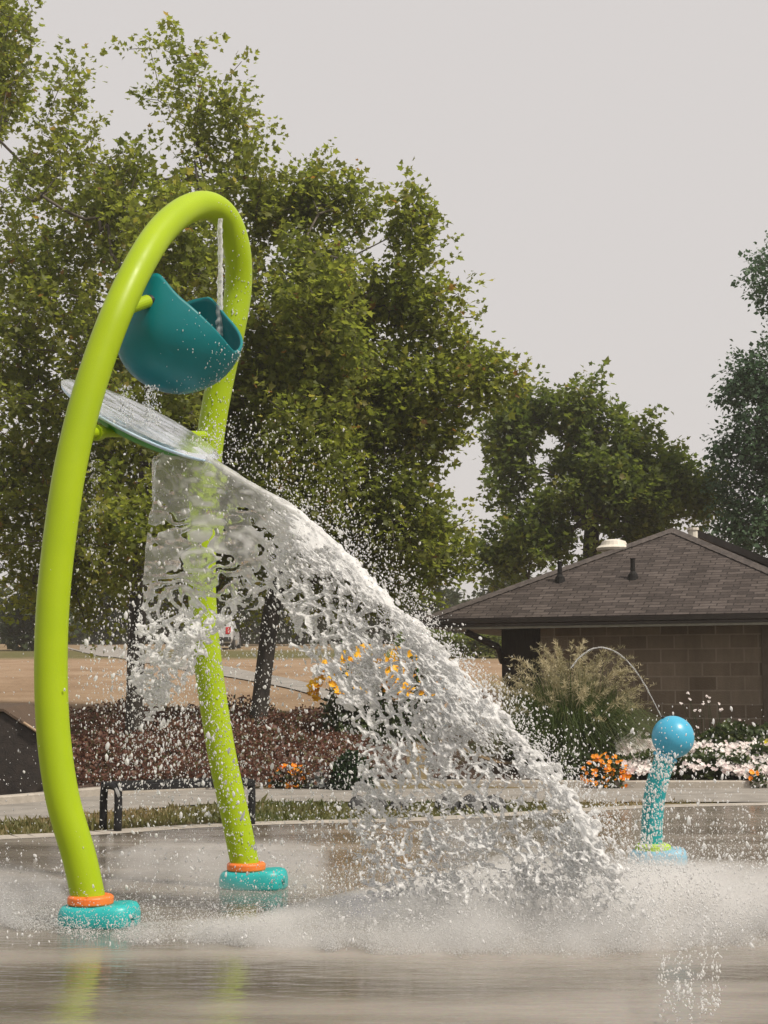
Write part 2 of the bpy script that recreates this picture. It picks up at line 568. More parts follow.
# ------------------------------------------------------------------ world, sun, camera
w = bpy.data.worlds.new('World')
scene.world = w
w.use_nodes = True
nt = w.node_tree
bg = nt.nodes['Background']
SUN_EL, SUN_AZ = 53.0, 126.0      # azimuth clockwise from +Y (view direction)
sky = nt.nodes.new('ShaderNodeTexSky')
sky.sky_type = 'NISHITA'
sky.sun_disc = False
sky.sun_elevation = R(SUN_EL)
sky.sun_rotation = R(SUN_AZ)
sky.dust_density = 6.0
sky.air_density = 1.2
mixn = nt.nodes.new('ShaderNodeMix')
mixn.data_type = 'RGBA'
mixn.inputs[0].default_value = .93
nt.links.new(sky.outputs['Color'], mixn.inputs[6])
mixn.inputs[7].default_value = (7.20, 6.82, 6.63, 1)     # smoke-grey sky
nt.links.new(mixn.outputs[2], bg.inputs['Color'])
bg.inputs['Strength'].default_value = .10

sd = bpy.data.lights.new('Sun', 'SUN')
sd.energy = 4.1
sd.angle = R(5.0)
sd.color = (1.0, .92, .80)
so = bpy.data.objects.new('Sun', sd)
COL.objects.link(so)
sdir = Vector((math.sin(R(SUN_AZ)) * math.cos(R(SUN_EL)), math.cos(R(SUN_AZ)) * math.cos(R(SUN_EL)), math.sin(R(SUN_EL))))
so.rotation_euler = (-sdir).to_track_quat('-Z', 'Y').to_euler()
so.location = (10, 0, 20)

cd = bpy.data.cameras.new('Camera')
cd.sensor_fit = 'VERTICAL'
cd.sensor_height = 36.0
cd.lens = F / 1024 * 36.0
cd.clip_end = 1500
cam = bpy.data.objects.new('Camera', cd)
COL.objects.link(cam)
cam.location = (0, 0, EYE)
cam.rotation_euler = (math.pi / 2 + PITCH, 0, 0)
scene.camera = cam
vs = scene.view_settings
vs.view_transform = 'Standard'
vs.look = 'None'
vs.exposure = 0.0
vs.gamma = 1.0
vs.use_curve_mapping = False
cy = scene.cycles
cy.max_bounces = 12
cy.transmission_bounces = 10
cy.transparent_max_bounces = 12
cy.glossy_bounces = 4
cy.diffuse_bounces = 7
cy.volume_bounces = 4
cy.caustics_reflective = False
cy.caustics_refractive = True
cy.sample_clamp_indirect = 4.0
cy.use_denoising = True
cy.denoiser = 'OPENIMAGEDENOISE'

# ================================================================== SETTING
# ground sheet
xs = np.concatenate([np.linspace(-320, -40, 15), np.linspace(-30, -7, 24), np.linspace(-6, 8, 57), np.linspace(9, 30, 22), np.linspace(40, 320, 15)])
ys = np.concatenate([np.linspace(-60, 10, 8), np.linspace(12, 18, 7), np.linspace(18.4, 34, 53), np.linspace(35, 100, 66), np.linspace(110, 700, 20)])
XX, YY = np.meshgrid(xs, ys)
ZZ = height(XX, YY)
nx, ny = len(xs), len(ys)
idx = np.arange(nx * ny).reshape(ny, nx)
quads = np.stack([idx[:-1, :-1], idx[:-1, 1:], idx[1:, 1:], idx[1:, :-1]], -1).reshape(-1, 4)
tag(np_mesh('ground', np.stack([XX, YY, ZZ], -1).reshape(-1, 3), quads, np.full(len(quads), 4), M['field'], smooth=True), kind='structure')


def sheet(name, pts, z, mat):
    o = mesh(name, [(p[0], p[1], z) for p in pts], [tuple(range(len(pts)))], mat)
    return tag(o, kind='structure')


# splash pad: real slab with a low edge
far_edge = [G(x, y) for x, y in [(-900, 905), (-400, 868), (-150, 852), (0, 842), (100, 837), (200, 830), (300, 826), (420, 823), (560, 815), (650, 810), (768, 807), (950, 804), (1400, 800)]]
far_edge = [Vector((p.x, p.y, 0)) for p in spline(far_edge, 80)]
pts = far_edge + [Vector((30, far_edge[-1].y, 0)), Vector((30, -20, 0)), Vector((-30, -20, 0)), Vector((-30, far_edge[0].y, 0))]
mb = MB()
n = len(pts)
mb.add([(p.x, p.y, .02) for p in pts] + [(p.x, p.y, -.2) for p in pts], [tuple(reversed(range(n)))] + [(i, (i + 1) % n, n + (i + 1) % n, n + i) for i in range(n)])
pad = tag(mb.build('splash_pad', M['pad']), kind='structure')
# dry concrete rim round the pad
mb = MB()
for i in range(len(far_edge) - 1):
    a, c = far_edge[i], far_edge[i + 1]
    d = (c - a).normalized()
    nrm = Vector((-d.y, d.x, 0))
    mb.add([a + Vector((0, 0, .022)) - nrm * .02, c + Vector((0, 0, .022)) - nrm * .02, c + nrm * .32 + Vector((0, 0, .022)), a + nrm * .32 + Vector((0, 0, .022)),
            c + nrm * .32 - Vector((0, 0, .1)), a + nrm * .32 - Vector((0, 0, .1))], [(0, 1, 2, 3), (3, 2, 4, 5)])
tag(mb.build('pad_rim', M['kerb']), kind='structure')

top = [G(x, y) for x, y in [(-600, 836), (-200, 818), (0, 806), (120, 795), (250, 789), (400, 788), (600, 789), (768, 789), (1300, 789)]]
bot = [G(x, y) for x, y in [(-600, 860), (-200, 838), (0, 823), (120, 812), (250, 803), (400, 803), (600, 803), (768, 803), (1300, 803)]]
sheet('path', spline(bot, 60) + list(reversed(spline(top, 60))), .012, M['path'])
# concrete edging between path and beds
mb = MB()
tp = spline(top, 80)
rings = []
for i, p in enumerate(tp):
    d = (tp[min(i + 1, 79)] - tp[max(i - 1, 0)]).normalized()
    nr = Vector((-d.y, d.x, 0))
    q = Vector((p.x, p.y, 0))
    rings.append([q + nr * .0 - Vector((0, 0, .05)), q + Vector((0, 0, .085)), q + nr * .02 + Vector((0, 0, .1)), q + nr * .13 + Vector((0, 0, .1)), q + nr * .15 - Vector((0, 0, .05))])
mb.loft(rings)
tag(mb.build('bed_edging_kerb', M['kerb']), kind='structure')

# upper path across the hill
up = [(20, 634), (80, 643), (120, 650), (180, 661), (240, 671), (300, 683), (345, 699), (400, 728)]
rows = []
for x, y in up:
    a = T(x, y - 1)
    c = T(x - 4, y + 8)
    rows.append((a, c))
A, B = spline([r[0] for r in rows], 40), spline([r[1] for r in rows], 40)
V, Fc = [], []
for i in range(40):
    for k in range(5):
        q = A[i].lerp(B[i], k / 4)
        V.append((q.x, q.y, float(height(q.x, q.y)) + .025))
for i in range(39):
    for k in range(4):
        Fc.append((i * 5 + k, i * 5 + k + 1, (i + 1) * 5 + k + 1, (i + 1) * 5 + k))
tag(mesh('upper_path', V, Fc, M['path']), kind='structure')

# mulch bed strips behind the path
def bed(name, x0, x1, y_far):
    V, Fc = [], []
    xs_ = np.linspace(x0, x1, 40)
    tx = np.array([p.x for p in tp]); ty = np.array([p.y for p in tp])
    for x in xs_:
        ya = np.interp(x, tx, ty) + .17
        for k in range(14):
            y = ya + (y_far - ya) * k / 13
            V.append((x, y, float(height(x, y)) + .05 + .02 * math.sin(x * 9 + y * 7)))
    for i in range(39):
        for k in range(13):
            Fc.append((i * 14 + k, (i + 1) * 14 + k, (i + 1) * 14 + k + 1, i * 14 + k + 1))
    return tag(mesh(name, V, Fc, M['mulch'], smooth=True), kind='structure')


bed('mulch_bed', -5.5, .3, 23.3)
bed('soil_bed', .6, 8.0, 21.2)

# ================================================================== PLANTS
MAPLE = np.array([[0, 0], [.52, .02], [.36, .22], [.74, .52], [.36, .56], [0, 1.12]])   # one half of a lobed leaf
DIAMOND = np.array([[0, 0], [.42, .42], [0, 1.0]])


def leaves(pos, direc, normal, size, half=MAPLE, fold=.25, aspect=1.0):
    """leaf blades: two halves folded along the midrib. Returns V, loops, sizes"""
    n = len(pos)
    d = direc / np.linalg.norm(direc, axis=1, keepdims=True)
    nm = normal - d * np.sum(normal * d, 1, keepdims=True)
    nm /= np.linalg.norm(nm, axis=1, keepdims=True) + 1e-9
    s = np.cross(d, nm)
    k = len(half)
    mid = half[1:-1]
    m = len(mid)
    loc = np.concatenate([half[[0]], half[[-1]], mid, mid * [-1, 1]])
    up = np.concatenate([[0, 0], np.abs(mid[:, 0]), np.abs(mid[:, 0])]) * fold
    sz = size[:, None, None]
    V = pos[:, None, :] + sz * (s[:, None, :] * loc[None, :, 0, None] * aspect + d[:, None, :] * loc[None, :, 1, None] + nm[:, None, :] * up[None, :, None])
    nv = 2 + 2 * m
    f1 = [0] + list(range(2, 2 + m)) + [1]
    f2 = [0, 1] + list(range(2 + 2 * m - 1, 2 + m - 1, -1))
    base = (np.arange(n) * nv)[:, None]
    loops = np.concatenate([base + np.array(f1)[None], base + np.array(f2)[None]], 1).ravel()
    sizes = np.full(n * 2, m + 2)
    return V.reshape(-1, 3), loops, sizes, np.full(n, nv)


def rdir(n, r):
    v = r.normal(size=(n, 3))
    return v / np.linalg.norm(v, axis=1, keepdims=True)


def leaf_object(name, pos, direc, normal, size, mat, parent, tint, half=MAPLE, fold=.25, aspect=1.0):
    V, l, s, c = leaves(pos, direc, normal, size, half, fold, aspect)
    return np_mesh(name, V, l, s, mat, parent, fattrs={'tint': np.repeat(tint, 2)})


def tree(name, label, base, lobes, n_twigs, leaf_n, leaf_size, trunk_r, mats, seed, trunk_pts=None, twig_len=.45, up=.5, half=MAPLE, droop=0.0, group=None, min_r=.006, thin=-.30, soft=.06):
    r = np.random.default_rng(seed)
    root = thing(name, label, 'tree', base, group)
    # twig ends sampled in the crown's lobes
    C = np.array([l[0] for l in lobes]); RR = np.array([l[1] for l in lobes])
    vol = np.prod(RR, 1) ** .8
    vol = vol * np.array([l[2] if len(l) > 2 else 1 for l in lobes])
    k = r.choice(len(lobes), n_twigs, p=vol / vol.sum())
    u = rdir(n_twigs, r) * (r.random((n_twigs, 1)) ** (1 / 2.1))
    E = C[k] + u * RR[k] + r.normal(size=(n_twigs, 3)) * soft
    # thin out by a clumping noise so that gaps show
    nz = vnoise(E[:, 0] * 1.1, E[:, 1] * 1.1, E[:, 2] * 1.1, seed) + .6 * vnoise(E[:, 0] * 2.6, E[:, 1] * 2.6, E[:, 2] * 2.6, seed + 1)
    keep = nz > thin
    E = E[keep]
    # trunk
    ct = C.mean(0)
    if trunk_pts is None:
        top_ = np.array([ct[0] * .6 + base[0] * .4, ct[1] * .6 + base[1] * .4, base[2] + (C[:, 2].max() - base[2]) * .8])
        trunk_pts = [np.array(base), np.array(base) * .6 + top_ * .4 + r.normal(size=3) * .15, top_]
    tk = np.array([list(p) for p in spline(trunk_pts, 22)])
    nodes = [tk[i] for i in range(len(tk))]
    par = [-1] + list(range(len(tk) - 1))
    zmin = C[:, 2].min() - RR[k.min(), 2]
    fork = base[2] + (E[:, 2].min() - base[2]) * .85
    elig = [p[2] > fork for p in nodes]
    NA = np.array(nodes)
    order = np.argsort(np.min(np.linalg.norm(E[:, None, :] - tk[None], axis=2), 1))
    tips = []
    cap = len(nodes) + len(E) * 12
    arr = np.zeros((cap, 3)); arr[:len(nodes)] = NA
    ok = np.zeros(cap, bool); ok[:len(nodes)] = elig
    cnt = len(nodes)
    for i in order:
        e = E[i]
        d = e - arr[:cnt]
        dist = np.linalg.norm(d, axis=1)
        cost = dist * (1 + .5 * np.clip(-d[:, 2] / (dist + 1e-6) + .1, 0, 1)) + np.where(ok[:cnt], 0, 1e6)
        j = int(np.argmin(cost))
        L = dist[j]
        st = max(1, int(L / .38))
        a = arr[j].copy()
        prev = j
        bend = r.normal(size=3) * .07 * L + np.array([0, 0, -.06 * L])
        for s_ in range(1, st + 1):
            t = s_ / st
            p = a + (e - a) * t + bend * math.sin(math.pi * t) + (r.normal(size=3) * .02 if s_ < st else 0)
            if cnt >= cap: break
            arr[cnt] = p; ok[cnt] = True
            par.append(prev); prev = cnt; cnt += 1
        tips.append(prev)
    arr = arr[:cnt]
    wgt = np.zeros(cnt)
    for t in tips: wgt[t] += 1
    for i in range(cnt - 1, 0, -1):
        wgt[par[i]] += wgt[i]
    rad = np.maximum(min_r, trunk_r * (np.maximum(wgt, .5) / max(wgt[0], 1)) ** .62)
    rad[:len(tk)] = np.maximum(rad[:len(tk)], np.linspace(trunk_r * 1.0, trunk_r * .14, len(tk)))
    rad[0] *= 1.35; rad[1] *= 1.1
    # trunk mesh, limbs mesh
    Vt, Lt, ncount = [], [], 0

    def seg_mesh(ids, sides):
        a = arr[[par[i] for i in ids]]; b_ = arr[ids]
        ra = np.minimum(rad[[par[i] for i in ids]], rad[ids] * 1.7); rb = rad[ids]
        d = b_ - a
        d /= np.linalg.norm(d, axis=1, keepdims=True) + 1e-9
        ref = np.where(np.abs(d[:, [2]]) < .9, np.array([[0, 0, 1.]]), np.array([[1., 0, 0]]))
        u_ = np.cross(d, ref); u_ /= np.linalg.norm(u_, axis=1, keepdims=True)
        v_ = np.cross(d, u_)
        an = np.arange(sides) * 2 * math.pi / sides
        ring = u_[:, None] * np.cos(an)[None, :, None] + v_[:, None] * np.sin(an)[None, :, None]
        V = np.concatenate([a[:, None] + ring * ra[:, None, None], b_[:, None] + ring * rb[:, None, None]], 1)
        base_ = (np.arange(len(ids)) * 2 * sides)[:, None, None]
        q = np.array([[k_, (k_ + 1) % sides, sides + (k_ + 1) % sides, sides + k_] for k_ in range(sides)])[None]
        return V.reshape(-1, 3), (base_ + q).reshape(-1, 4)

    mbt = MB()
    mbt.tube([Vector(p) for p in tk], list(rad[:len(tk)]), 14)
    trunk_o = mbt.build('trunk', mats[0], root, smooth=True)
    ids = np.arange(len(tk), cnt)
    V1, Q1 = seg_mesh(ids[rad[ids] > .025], 7) if (rad[ids] > .025).any() else (np.zeros((0, 3)), np.zeros((0, 4), int))
    V2, Q2 = seg_mesh(ids[rad[ids] <= .025], 4)
    np_mesh('limbs', np.concatenate([V1, V2]), np.concatenate([Q1, Q2 + len(V1)]), np.full(len(Q1) + len(Q2), 4), mats[1], root, smooth=True)
    # leaves along each twig
    tips = np.array(tips)
    e = arr[tips]; pd = e - arr[[par[t] for t in tips]]
    pd /= np.linalg.norm(pd, axis=1, keepdims=True) + 1e-9
    pd = pd * .6 + np.array([0, 0, up - droop]) + r.normal(size=pd.shape) * .35
    pd /= np.linalg.norm(pd, axis=1, keepdims=True)
    n = len(tips) * leaf_n
    ti = np.repeat(np.arange(len(tips)), leaf_n)
    s_ = r.random(n) * 1.25 - .45
    ln = twig_len * (.7 + .6 * r.random(len(tips)))[ti]
    off = rdir(n, r) * (.05 + .19 * r.random((n, 1)) ** 1.2) * (1.05 - .55 * np.clip(s_, 0, 1))[:, None] * (twig_len / .45)
    pos = e[ti] + pd[ti] * (s_ * ln)[:, None] + off
    direc = off * 3 + pd[ti] * .5 + r.normal(size=(n, 3)) * .35 + np.array([0, 0, -.25 - droop])
    nrm = np.array([0, 0, 1.0]) + off * 2.0 + r.normal(size=(n, 3)) * .55
    sz = leaf_size * np.exp(r.normal(size=n) * .25)
    base_t = r.random(len(tips)) * .45 + .2
    tint = np.clip(base_t[ti] + r.normal(size=n) * .14 + (r.random(n) < .03) * .4, 0, 1)
    leaf_object('crown', pos, direc, nrm, sz, mats[2], root, tint, half)
    return root


def lobe(px, py, rx, ry, Y, dy=None, wt=1.0):
    c = P(px, py, Y)
    s = Y / F
    rxm, rym = rx * s, ry * s
    return (tuple(c), (rxm, dy or max(rxm, rym) * .9, rym), wt)


b1 = T(134, 748)
tree('plane_tree', 'tall yellow-green broadleaf tree filling the upper left, behind the lime arch', tuple(b1),
     [lobe(-2, 50, 30, 95, 24, wt=1.4), lobe(66, 105, 30, 62, 24, wt=.9), lobe(130, 200, 50, 60, 23.5), lobe(158, 88, 26, 60, 23.5, wt=1.5), lobe(196, 100, 24, 62, 23.5, wt=1.5), lobe(226, 130, 24, 52, 23.5, wt=1.3), lobe(248, 195, 38, 50, 23.5), lobe(60, 240, 95, 95, 24.5), lobe(180, 230, 95, 85, 23.5),
      lobe(30, 370, 120, 110, 24), lobe(165, 370, 110, 110, 23), lobe(20, 500, 110, 90, 24.5), lobe(140, 510, 100, 90, 23.5), lobe(225, 440, 60, 120, 24), lobe(60, 590, 90, 35, 25.5), lobe(140, 530, 55, 62, b1.y - .9, wt=1.5), lobe(150, 410, 50, 60, b1.y - .4, wt=1.3), lobe(215, 575, 45, 40, 24), lobe(168, 255, 46, 66, b1.y - .2, wt=1.2), lobe(195, 235, 40, 40, 23, wt=1.2)],
     3500, 28, .070, .125, (M['bark'], M['bark_pale'], M['leaf_plane']), 21,
     thin=-.44, soft=.14, trunk_pts=[tuple(b1), tuple(P(138, 600, b1.y + .1)), tuple(P(150, 400, b1.y + .6)), tuple(P(165, 200, b1.y + 1))])
b2 = T(256, 738)
tree('plane_tree', 'tall broadleaf tree with the leaning dark trunk seen through the falling water', tuple(b2),
     [lobe(310, 204, 30, 40, 23, wt=1.2), lobe(272, 225, 34, 42, 23.5), lobe(346, 220, 32, 40, 23), lobe(398, 240, 32, 34, 22.5), lobe(422, 228, 12, 26, 22.5, wt=1.5), lobe(310, 295, 80, 66, 23), lobe(378, 305, 62, 58, 22.5),
      lobe(424, 325, 40, 42, 22.5), lobe(442, 372, 46, 36, 22.3), lobe(486, 388, 34, 18, 22.8, wt=1.4), lobe(320, 400, 100, 75, 23), lobe(410, 420, 62, 50, 22.5), lobe(300, 510, 90, 70, 23.5), lobe(395, 520, 62, 52, 22.5),
      lobe(428, 556, 46, 26, 24, wt=1.6), lobe(365, 590, 60, 30, 23.5), lobe(268, 596, 36, 26, 24), lobe(330, 315, 85, 105, 22.8, wt=.5), lobe(345, 445, 105, 85, 22.8, wt=.5), lobe(305, 470, 48, 70, b2.y - .7, wt=1.3), lobe(330, 330, 45, 70, b2.y - .5, wt=1.2)],
     3500, 28, .070, .125, (M['bark'], M['bark_pale'], M['leaf_plane']), 22,
     thin=-.38, soft=.13, trunk_pts=[tuple(b2), tuple(P(266, 655, b2.y)), tuple(P(276, 590, b2.y + .1)), tuple(P(320, 430, b2.y + .4)), tuple(P(345, 260, b2.y + .4))])
b3 = Vector((P(590, 600, 34).x, 34, 1.0))
tree('maple_tree', 'round-topped green tree standing behind the brown roof', tuple(b3),
     [lobe(580, 420, 36, 38, 33), lobe(538, 415, 30, 30, 33.5, wt=1.4), lobe(508, 440, 28, 32, 33.5, wt=1.2), lobe(706, 500, 18, 26, 33, wt=1.3), lobe(620, 448, 40, 32, 33), lobe(668, 480, 22, 38, 33), lobe(520, 490, 44, 38, 33), lobe(590, 490, 70, 42, 33), lobe(650, 505, 46, 30, 32.5),
      lobe(560, 545, 70, 28, 33), lobe(505, 560, 40, 30, 33.5), lobe(640, 535, 50, 20, 33), lobe(690, 495, 24, 18, 33)],
     1150, 32, .092, .18, (M['bark'], M['bark_pale'], M['leaf_green2']), 23, twig_len=.5)
b4 = Vector((P(812, 600, 31).x, 31, .7))
tree('birch_tree', 'dark blue-green fine-leaved tree at the right edge beyond the roof', tuple(b4),
     [lobe(772, 285, 22, 42, 31), lobe(765, 320, 12, 16, 31), lobe(790, 380, 55, 40, 31), lobe(745, 385, 24, 20, 31, wt=1.6), lobe(785, 450, 72, 50, 31), lobe(738, 440, 26, 22, 31), lobe(735, 492, 26, 20, 31), lobe(790, 520, 75, 40, 31), lobe(742, 535, 28, 16, 31, wt=1.3), lobe(840, 400, 70, 110, 31)],
     1500, 34, .085, .16, (M['bark'], M['bark'], M['leaf_dark']), 24, twig_len=.55, up=.1, droop=.15, half=DIAMOND)

# tree line on the crest of the field
far_specs = [(-40, 640, 66, 95, 70, 'dark rounded tree cut by the left edge on the hill crest'), (35, 655, 46, 52, 62, 'small round dark tree on a short trunk, standing alone in the field at left'),
             (105, 648, 50, 62, 78, 'far dark tree on the crest just right of the near arch leg'), (165, 646, 52, 80, 84, 'far tree on the crest behind the left curtain of water'),
             (300, 647, 52, 84, 76, 'far tree on the crest beside the leaning dark trunk'),
             (238, 647, 46, 92, 74, 'far tree on the crest right above the parked car'), (360, 646, 54, 70, 86, 'far tree on the crest behind the widest part of the water'),
             (440, 650, 46, 50, 82, 'far tree on the crest left of the brown roof'), (515, 652, 50, 70, 84, 'far tree on the crest hidden partly by the roof corner')]
for i, (px, py, wpx, hpx, Y, lab) in enumerate(far_specs):
    c = P(px, py, Y)
    gz = float(height(c.x, Y))
    s = Y / F
    W_, Hh = wpx * s, hpx * s
    tree('far_tree', lab, (c.x, Y, gz),
         [((c.x, Y, gz + Hh * .58), (W_ * .62, W_ * .6, Hh * .42)), ((c.x - W_ * .3, Y, gz + Hh * .42), (W_ * .42, W_ * .4, Hh * .27)), ((c.x + W_ * .3, Y - .5, gz + Hh * .45), (W_ * .42, W_ * .4, Hh * .28)), ((c.x, Y, gz + Hh * .82), (W_ * .35, W_ * .35, Hh * .22))],
         260, 26, .26, .2, (M['bark'], M['bark'], M['leaf_far']), 60 + i, twig_len=.8, half=DIAMOND, group='trees on the far crest', min_r=.02)


def far_wood():
    r = np.random.default_rng(97)
    n = 26000
    x = r.uniform(-34, 16, n)
    y = 96 + r.normal(size=n) * 1.5
    hh = 3.4 + 1.3 * vnoise(x * .25, 0, 0, 98) + .8 * vnoise(x * .8, 0, 0, 99)
    z = height(x, y) - .1 + hh * r.random(n) ** .75
    o = leaf_object('treeline', np.stack([x, y, z], -1), rdir(n, r), rdir(n, r) + np.array([0, -.3, .8]), .42 * np.exp(r.normal(size=n) * .3), M['leaf_far'], None, np.clip(r.normal(.5, .22, n), 0, 1), DIAMOND, .2)
    tag(o, 'far-off dark green wood along the crest of the field', 'woods', kind='stuff')


def shrub_cloud(name, pts_fn, n, size, mat, r, parent=None, half=DIAMOND, up=.4, fold=.2, tint=None, aspect=1.0):
    pos = pts_fn(n, r)
    n = len(pos)
    d = rdir(n, r) + np.array([0, 0, up])
    nm = rdir(n, r) * .8 + np.array([0, -.2, 1.0])
    sz = size * np.exp(r.normal(size=n) * .25)
    return leaf_object(name, pos, d, nm, sz, mat, parent, np.clip(r.normal(.5, .24, n), 0, 1) if tint is None else tint(n), half, fold, aspect)


def ell(c, rad, hollow=.45):
    def f(n, r):
        u = rdir(n, r) * (hollow + (1 - hollow) * r.random((n, 1)) ** .5)
        u[:, 2] = np.abs(u[:, 2]) * 1.0
        return np.array(c) + u * np.array(rad)
    return f


far_wood()

# red-leaved ground cover on the bank
def red_pts(n, r):
    x = r.uniform(-4.9, -.15, n)
    y = r.uniform(18.3, 23.6, n)
    g = height(x, y)
    hh = .10 + .28 * (vnoise(x * 1.5, y * 1.5, 0, 71) * .5 + .5) + .12 * vnoise(x * 4, y * 4, 1, 72)
    return np.stack([x, y, g + .03 + hh * r.random(n) ** .6], -1)


rr_ = np.random.default_rng(77)
tag(shrub_cloud('red_ground_cover', red_pts, 42000, .045, M['leaf_red'], rr_), 'reddish brown low ground cover over the bank behind the bench', 'ground cover', kind='stuff')


# dry and green grass on the strips beside the pad and path
def grass_strip():
    r = np.random.default_rng(78)
    n = 26000
    px = r.uniform(-40, 800, n)
    py = r.uniform(802, 846, n)
    lim = np.interp(px, [-40, 0, 100, 200, 300, 420, 560, 650, 768, 800], [846, 838, 833, 826, 822, 819, 811, 806, 803, 803])
    lo = np.interp(px, [-40, 0, 120, 250, 800], [828, 824, 813, 804, 804])
    k = (py < lim) & (py > lo)
    g = np.array([list(G(a, b_)) for a, b_ in zip(px[k], py[k])])
    n = len(g)
    d = rdir(n, r) * .6 + np.array([0, 0, 1.0])
    dry = np.clip(.55 + .5 * vnoise(g[:, 0] * .8, g[:, 1] * 1.2, 0, 80) + r.normal(size=n) * .12, 0, 1)
    o = leaf_object('grass', g, d, rdir(n, r), .05 * np.exp(r.normal(size=n) * .3), M['lawn'], None, dry, DIAMOND, .1, .35)
    tag(o, 'short patchy grass strip between wet pad and path', 'grass', kind='stuff')


grass_strip()


# flower beds -------------------------------------------------------
def blooms(name, pts, size, mat, parent, r, petals=5, rise=.35, face=(-.1, -.75, .6)):
    """flower heads: a ring of petals each; on a plant every head is a mesh of its own"""
    if parent is not None and len(pts) > 1:
        return [blooms(name, pts[i:i + 1], size, mat, parent, r, petals, rise, face) for i in range(len(pts))]
    return _heads(name, pts, size, mat, parent, r, petals, rise, face)


def _heads(name, pts, size, mat, parent, r, petals, rise, face):
    n = len(pts)
    ax = np.array(face) + r.normal(size=(n, 3)) * .35
    ax /= np.linalg.norm(ax, axis=1, keepdims=True)
    ref = np.cross(ax, np.array([.3, .2, .9])); ref /= np.linalg.norm(ref, axis=1, keepdims=True)
    w_ = np.cross(ax, ref)
    P_, D_, N_, S_, T_ = [], [], [], [], []
    sz = size * np.exp(r.normal(size=n) * .2)
    tn = np.clip(r.normal(.5, .3, n), 0, 1)
    for k in range(petals):
        a = 2 * math.pi * k / petals + .3
        d = ref * math.cos(a) + w_ * math.sin(a) + ax * rise
        P_.append(pts); D_.append(d); N_.append(ax); S_.append(sz); T_.append(tn)
    return leaf_object(name, np.concatenate(P_), np.concatenate(D_), np.concatenate(N_), np.concatenate(S_), mat, parent, np.concatenate(T_), DIAMOND, .05, 1.3)


r5 = np.random.default_rng(5)


def bed_foliage(n, r):
    x = r.uniform(2.2, 6.2, n)
    y = r.uniform(18.75, 21.2, n)
    hh = np.where(y < 19.6, .38, .62 + .25 * vnoise(x * 1.5, y, 0, 15)) * (.75 + .25 * vnoise(x * 3, y * 3, 0, 16))
    return np.stack([x, y, height(x, y) + .05 + hh * r.random(n) ** .7], -1)


tag(shrub_cloud('bed_foliage', bed_foliage, 26000, .065, M['leaf_bed'], r5), 'green leafy bed plants growing along the block wall', 'foliage', kind='stuff')
n = 5200
x = r5.uniform(2.95, 6.0, n)
y = r5.uniform(18.6, 19.7, n)
dens = vnoise(x * 1.6, y, 0, 31) + .35 * vnoise(x * 4, y * 3, 0, 33)
z = .16 + .16 * (vnoise(x * 1.3, y * 1.3, 0, 32) * .5 + .5) + (y - 18.6) * .28 + r5.normal(size=n) * .03
k = dens > -.5
wf = blooms('white_flowers', np.stack([x, y, z], -1)[k], .029, M['petal_white'], None, r5)
tag(wf, 'mass of small white and pale pink flowers along the path below the wall', 'flowers', kind='stuff')


def flower_clump(name, label, c, rad, nb, size, pm, lm, nl=900, lsize=.06, cat='flowers', stems=False, petals=7, face=(-.1, -.75, .6), zmin=0.0):
    r = np.random.default_rng(abs(hash(label)) % 9999 if False else sum(map(ord, label)))
    root = thing(name, label, cat, c)
    if stems:
        mb = MB()
        for i in range(26):
            a = Vector(c) + Vector((r.normal() * .08, r.normal() * .08, 0))
            e = Vector(c) + Vector((r.uniform(-1, 1) * rad[0], r.uniform(-1, 1) * rad[1], rad[2] * r.uniform(.8, 1.3)))
            mb.tube([a, a.lerp(e, .5) + Vector((0, 0, .06)), e], [.006, .005, .003], 4)
        mb.build('stem', M['leaf_green'], root)
    shrub_cloud('foliage', ell(c, rad, .2), nl, lsize, lm, r, root)
    u = rdir(nb, r)
    u[:, 2] = np.abs(u[:, 2])
    u[:, 1] = -np.abs(u[:, 1]) * .8
    u[:, 2] = zmin + (1 - zmin) * u[:, 2]
    pts = np.array(c) + u * np.array(rad) * (1.02 + .12 * r.random((nb, 1)))
    blooms('bloom', pts, size, pm, root, r, petals, face=face)
    return root


def on(px, py):
    return tuple(T(px, py, 14))


c = on(605, 787)
flower_clump('marigold_plant', 'low orange marigold clump at the foot of the tall tan grass', c, (.30, .24, .36), 95, .031, M['petal_orange'], M['leaf_bed'], 900, .05)
c = on(292, 787)
flower_clump('marigold_plant', 'orange flower clump by the path below the leaning trunk', c, (.26, .2, .24), 40, .031, M['petal_orange'], M['leaf_bed'], 900, .05)
c = on(362, 745)
flower_clump('coneflower_plant', 'tall clump of yellow daisies behind the falling water', (c[0], c[1], c[2]), (.62, .5, 1.22), 99, .085, M['petal_yellow'], M['leaf_bed'], 3200, .075, stems=True, zmin=.5)
c = on(411, 740)
flower_clump('coneflower_plant', 'smaller clump of yellow daisies right of the tall one behind the water', (c[0], c[1], c[2]), (.45, .35, 1.2), 60, .085, M['petal_yellow'], M['leaf_bed'], 1500, .075, stems=True, zmin=.5)
c = on(318, 788)
flower_clump('silver_plant', 'silver-grey leafy plant beside the orange flowers at the path', c, (.13, .15, .2), 14, .03, M['petal_white'], M['leaf_grey'], 420, .06)
c = on(352, 790)
root = thing('dark_bush', 'small dark green bush at the path edge, half behind the water', 'bush', c)
shrub_cloud('foliage', ell(c, (.26, .26, .46), .3), 2600, .06, M['leaf_bush'], np.random.default_rng(61), root)
c = on(762, 783)
flower_clump('yellow_dahlia', 'plant with a single yellow pompom bloom by the wall end', (c[0], c[1], c[2]), (.2, .2, .52), 2, .05, M['petal_lemon'], M['leaf_bed'], 500, .07, petals=14)
c = on(762, 788)
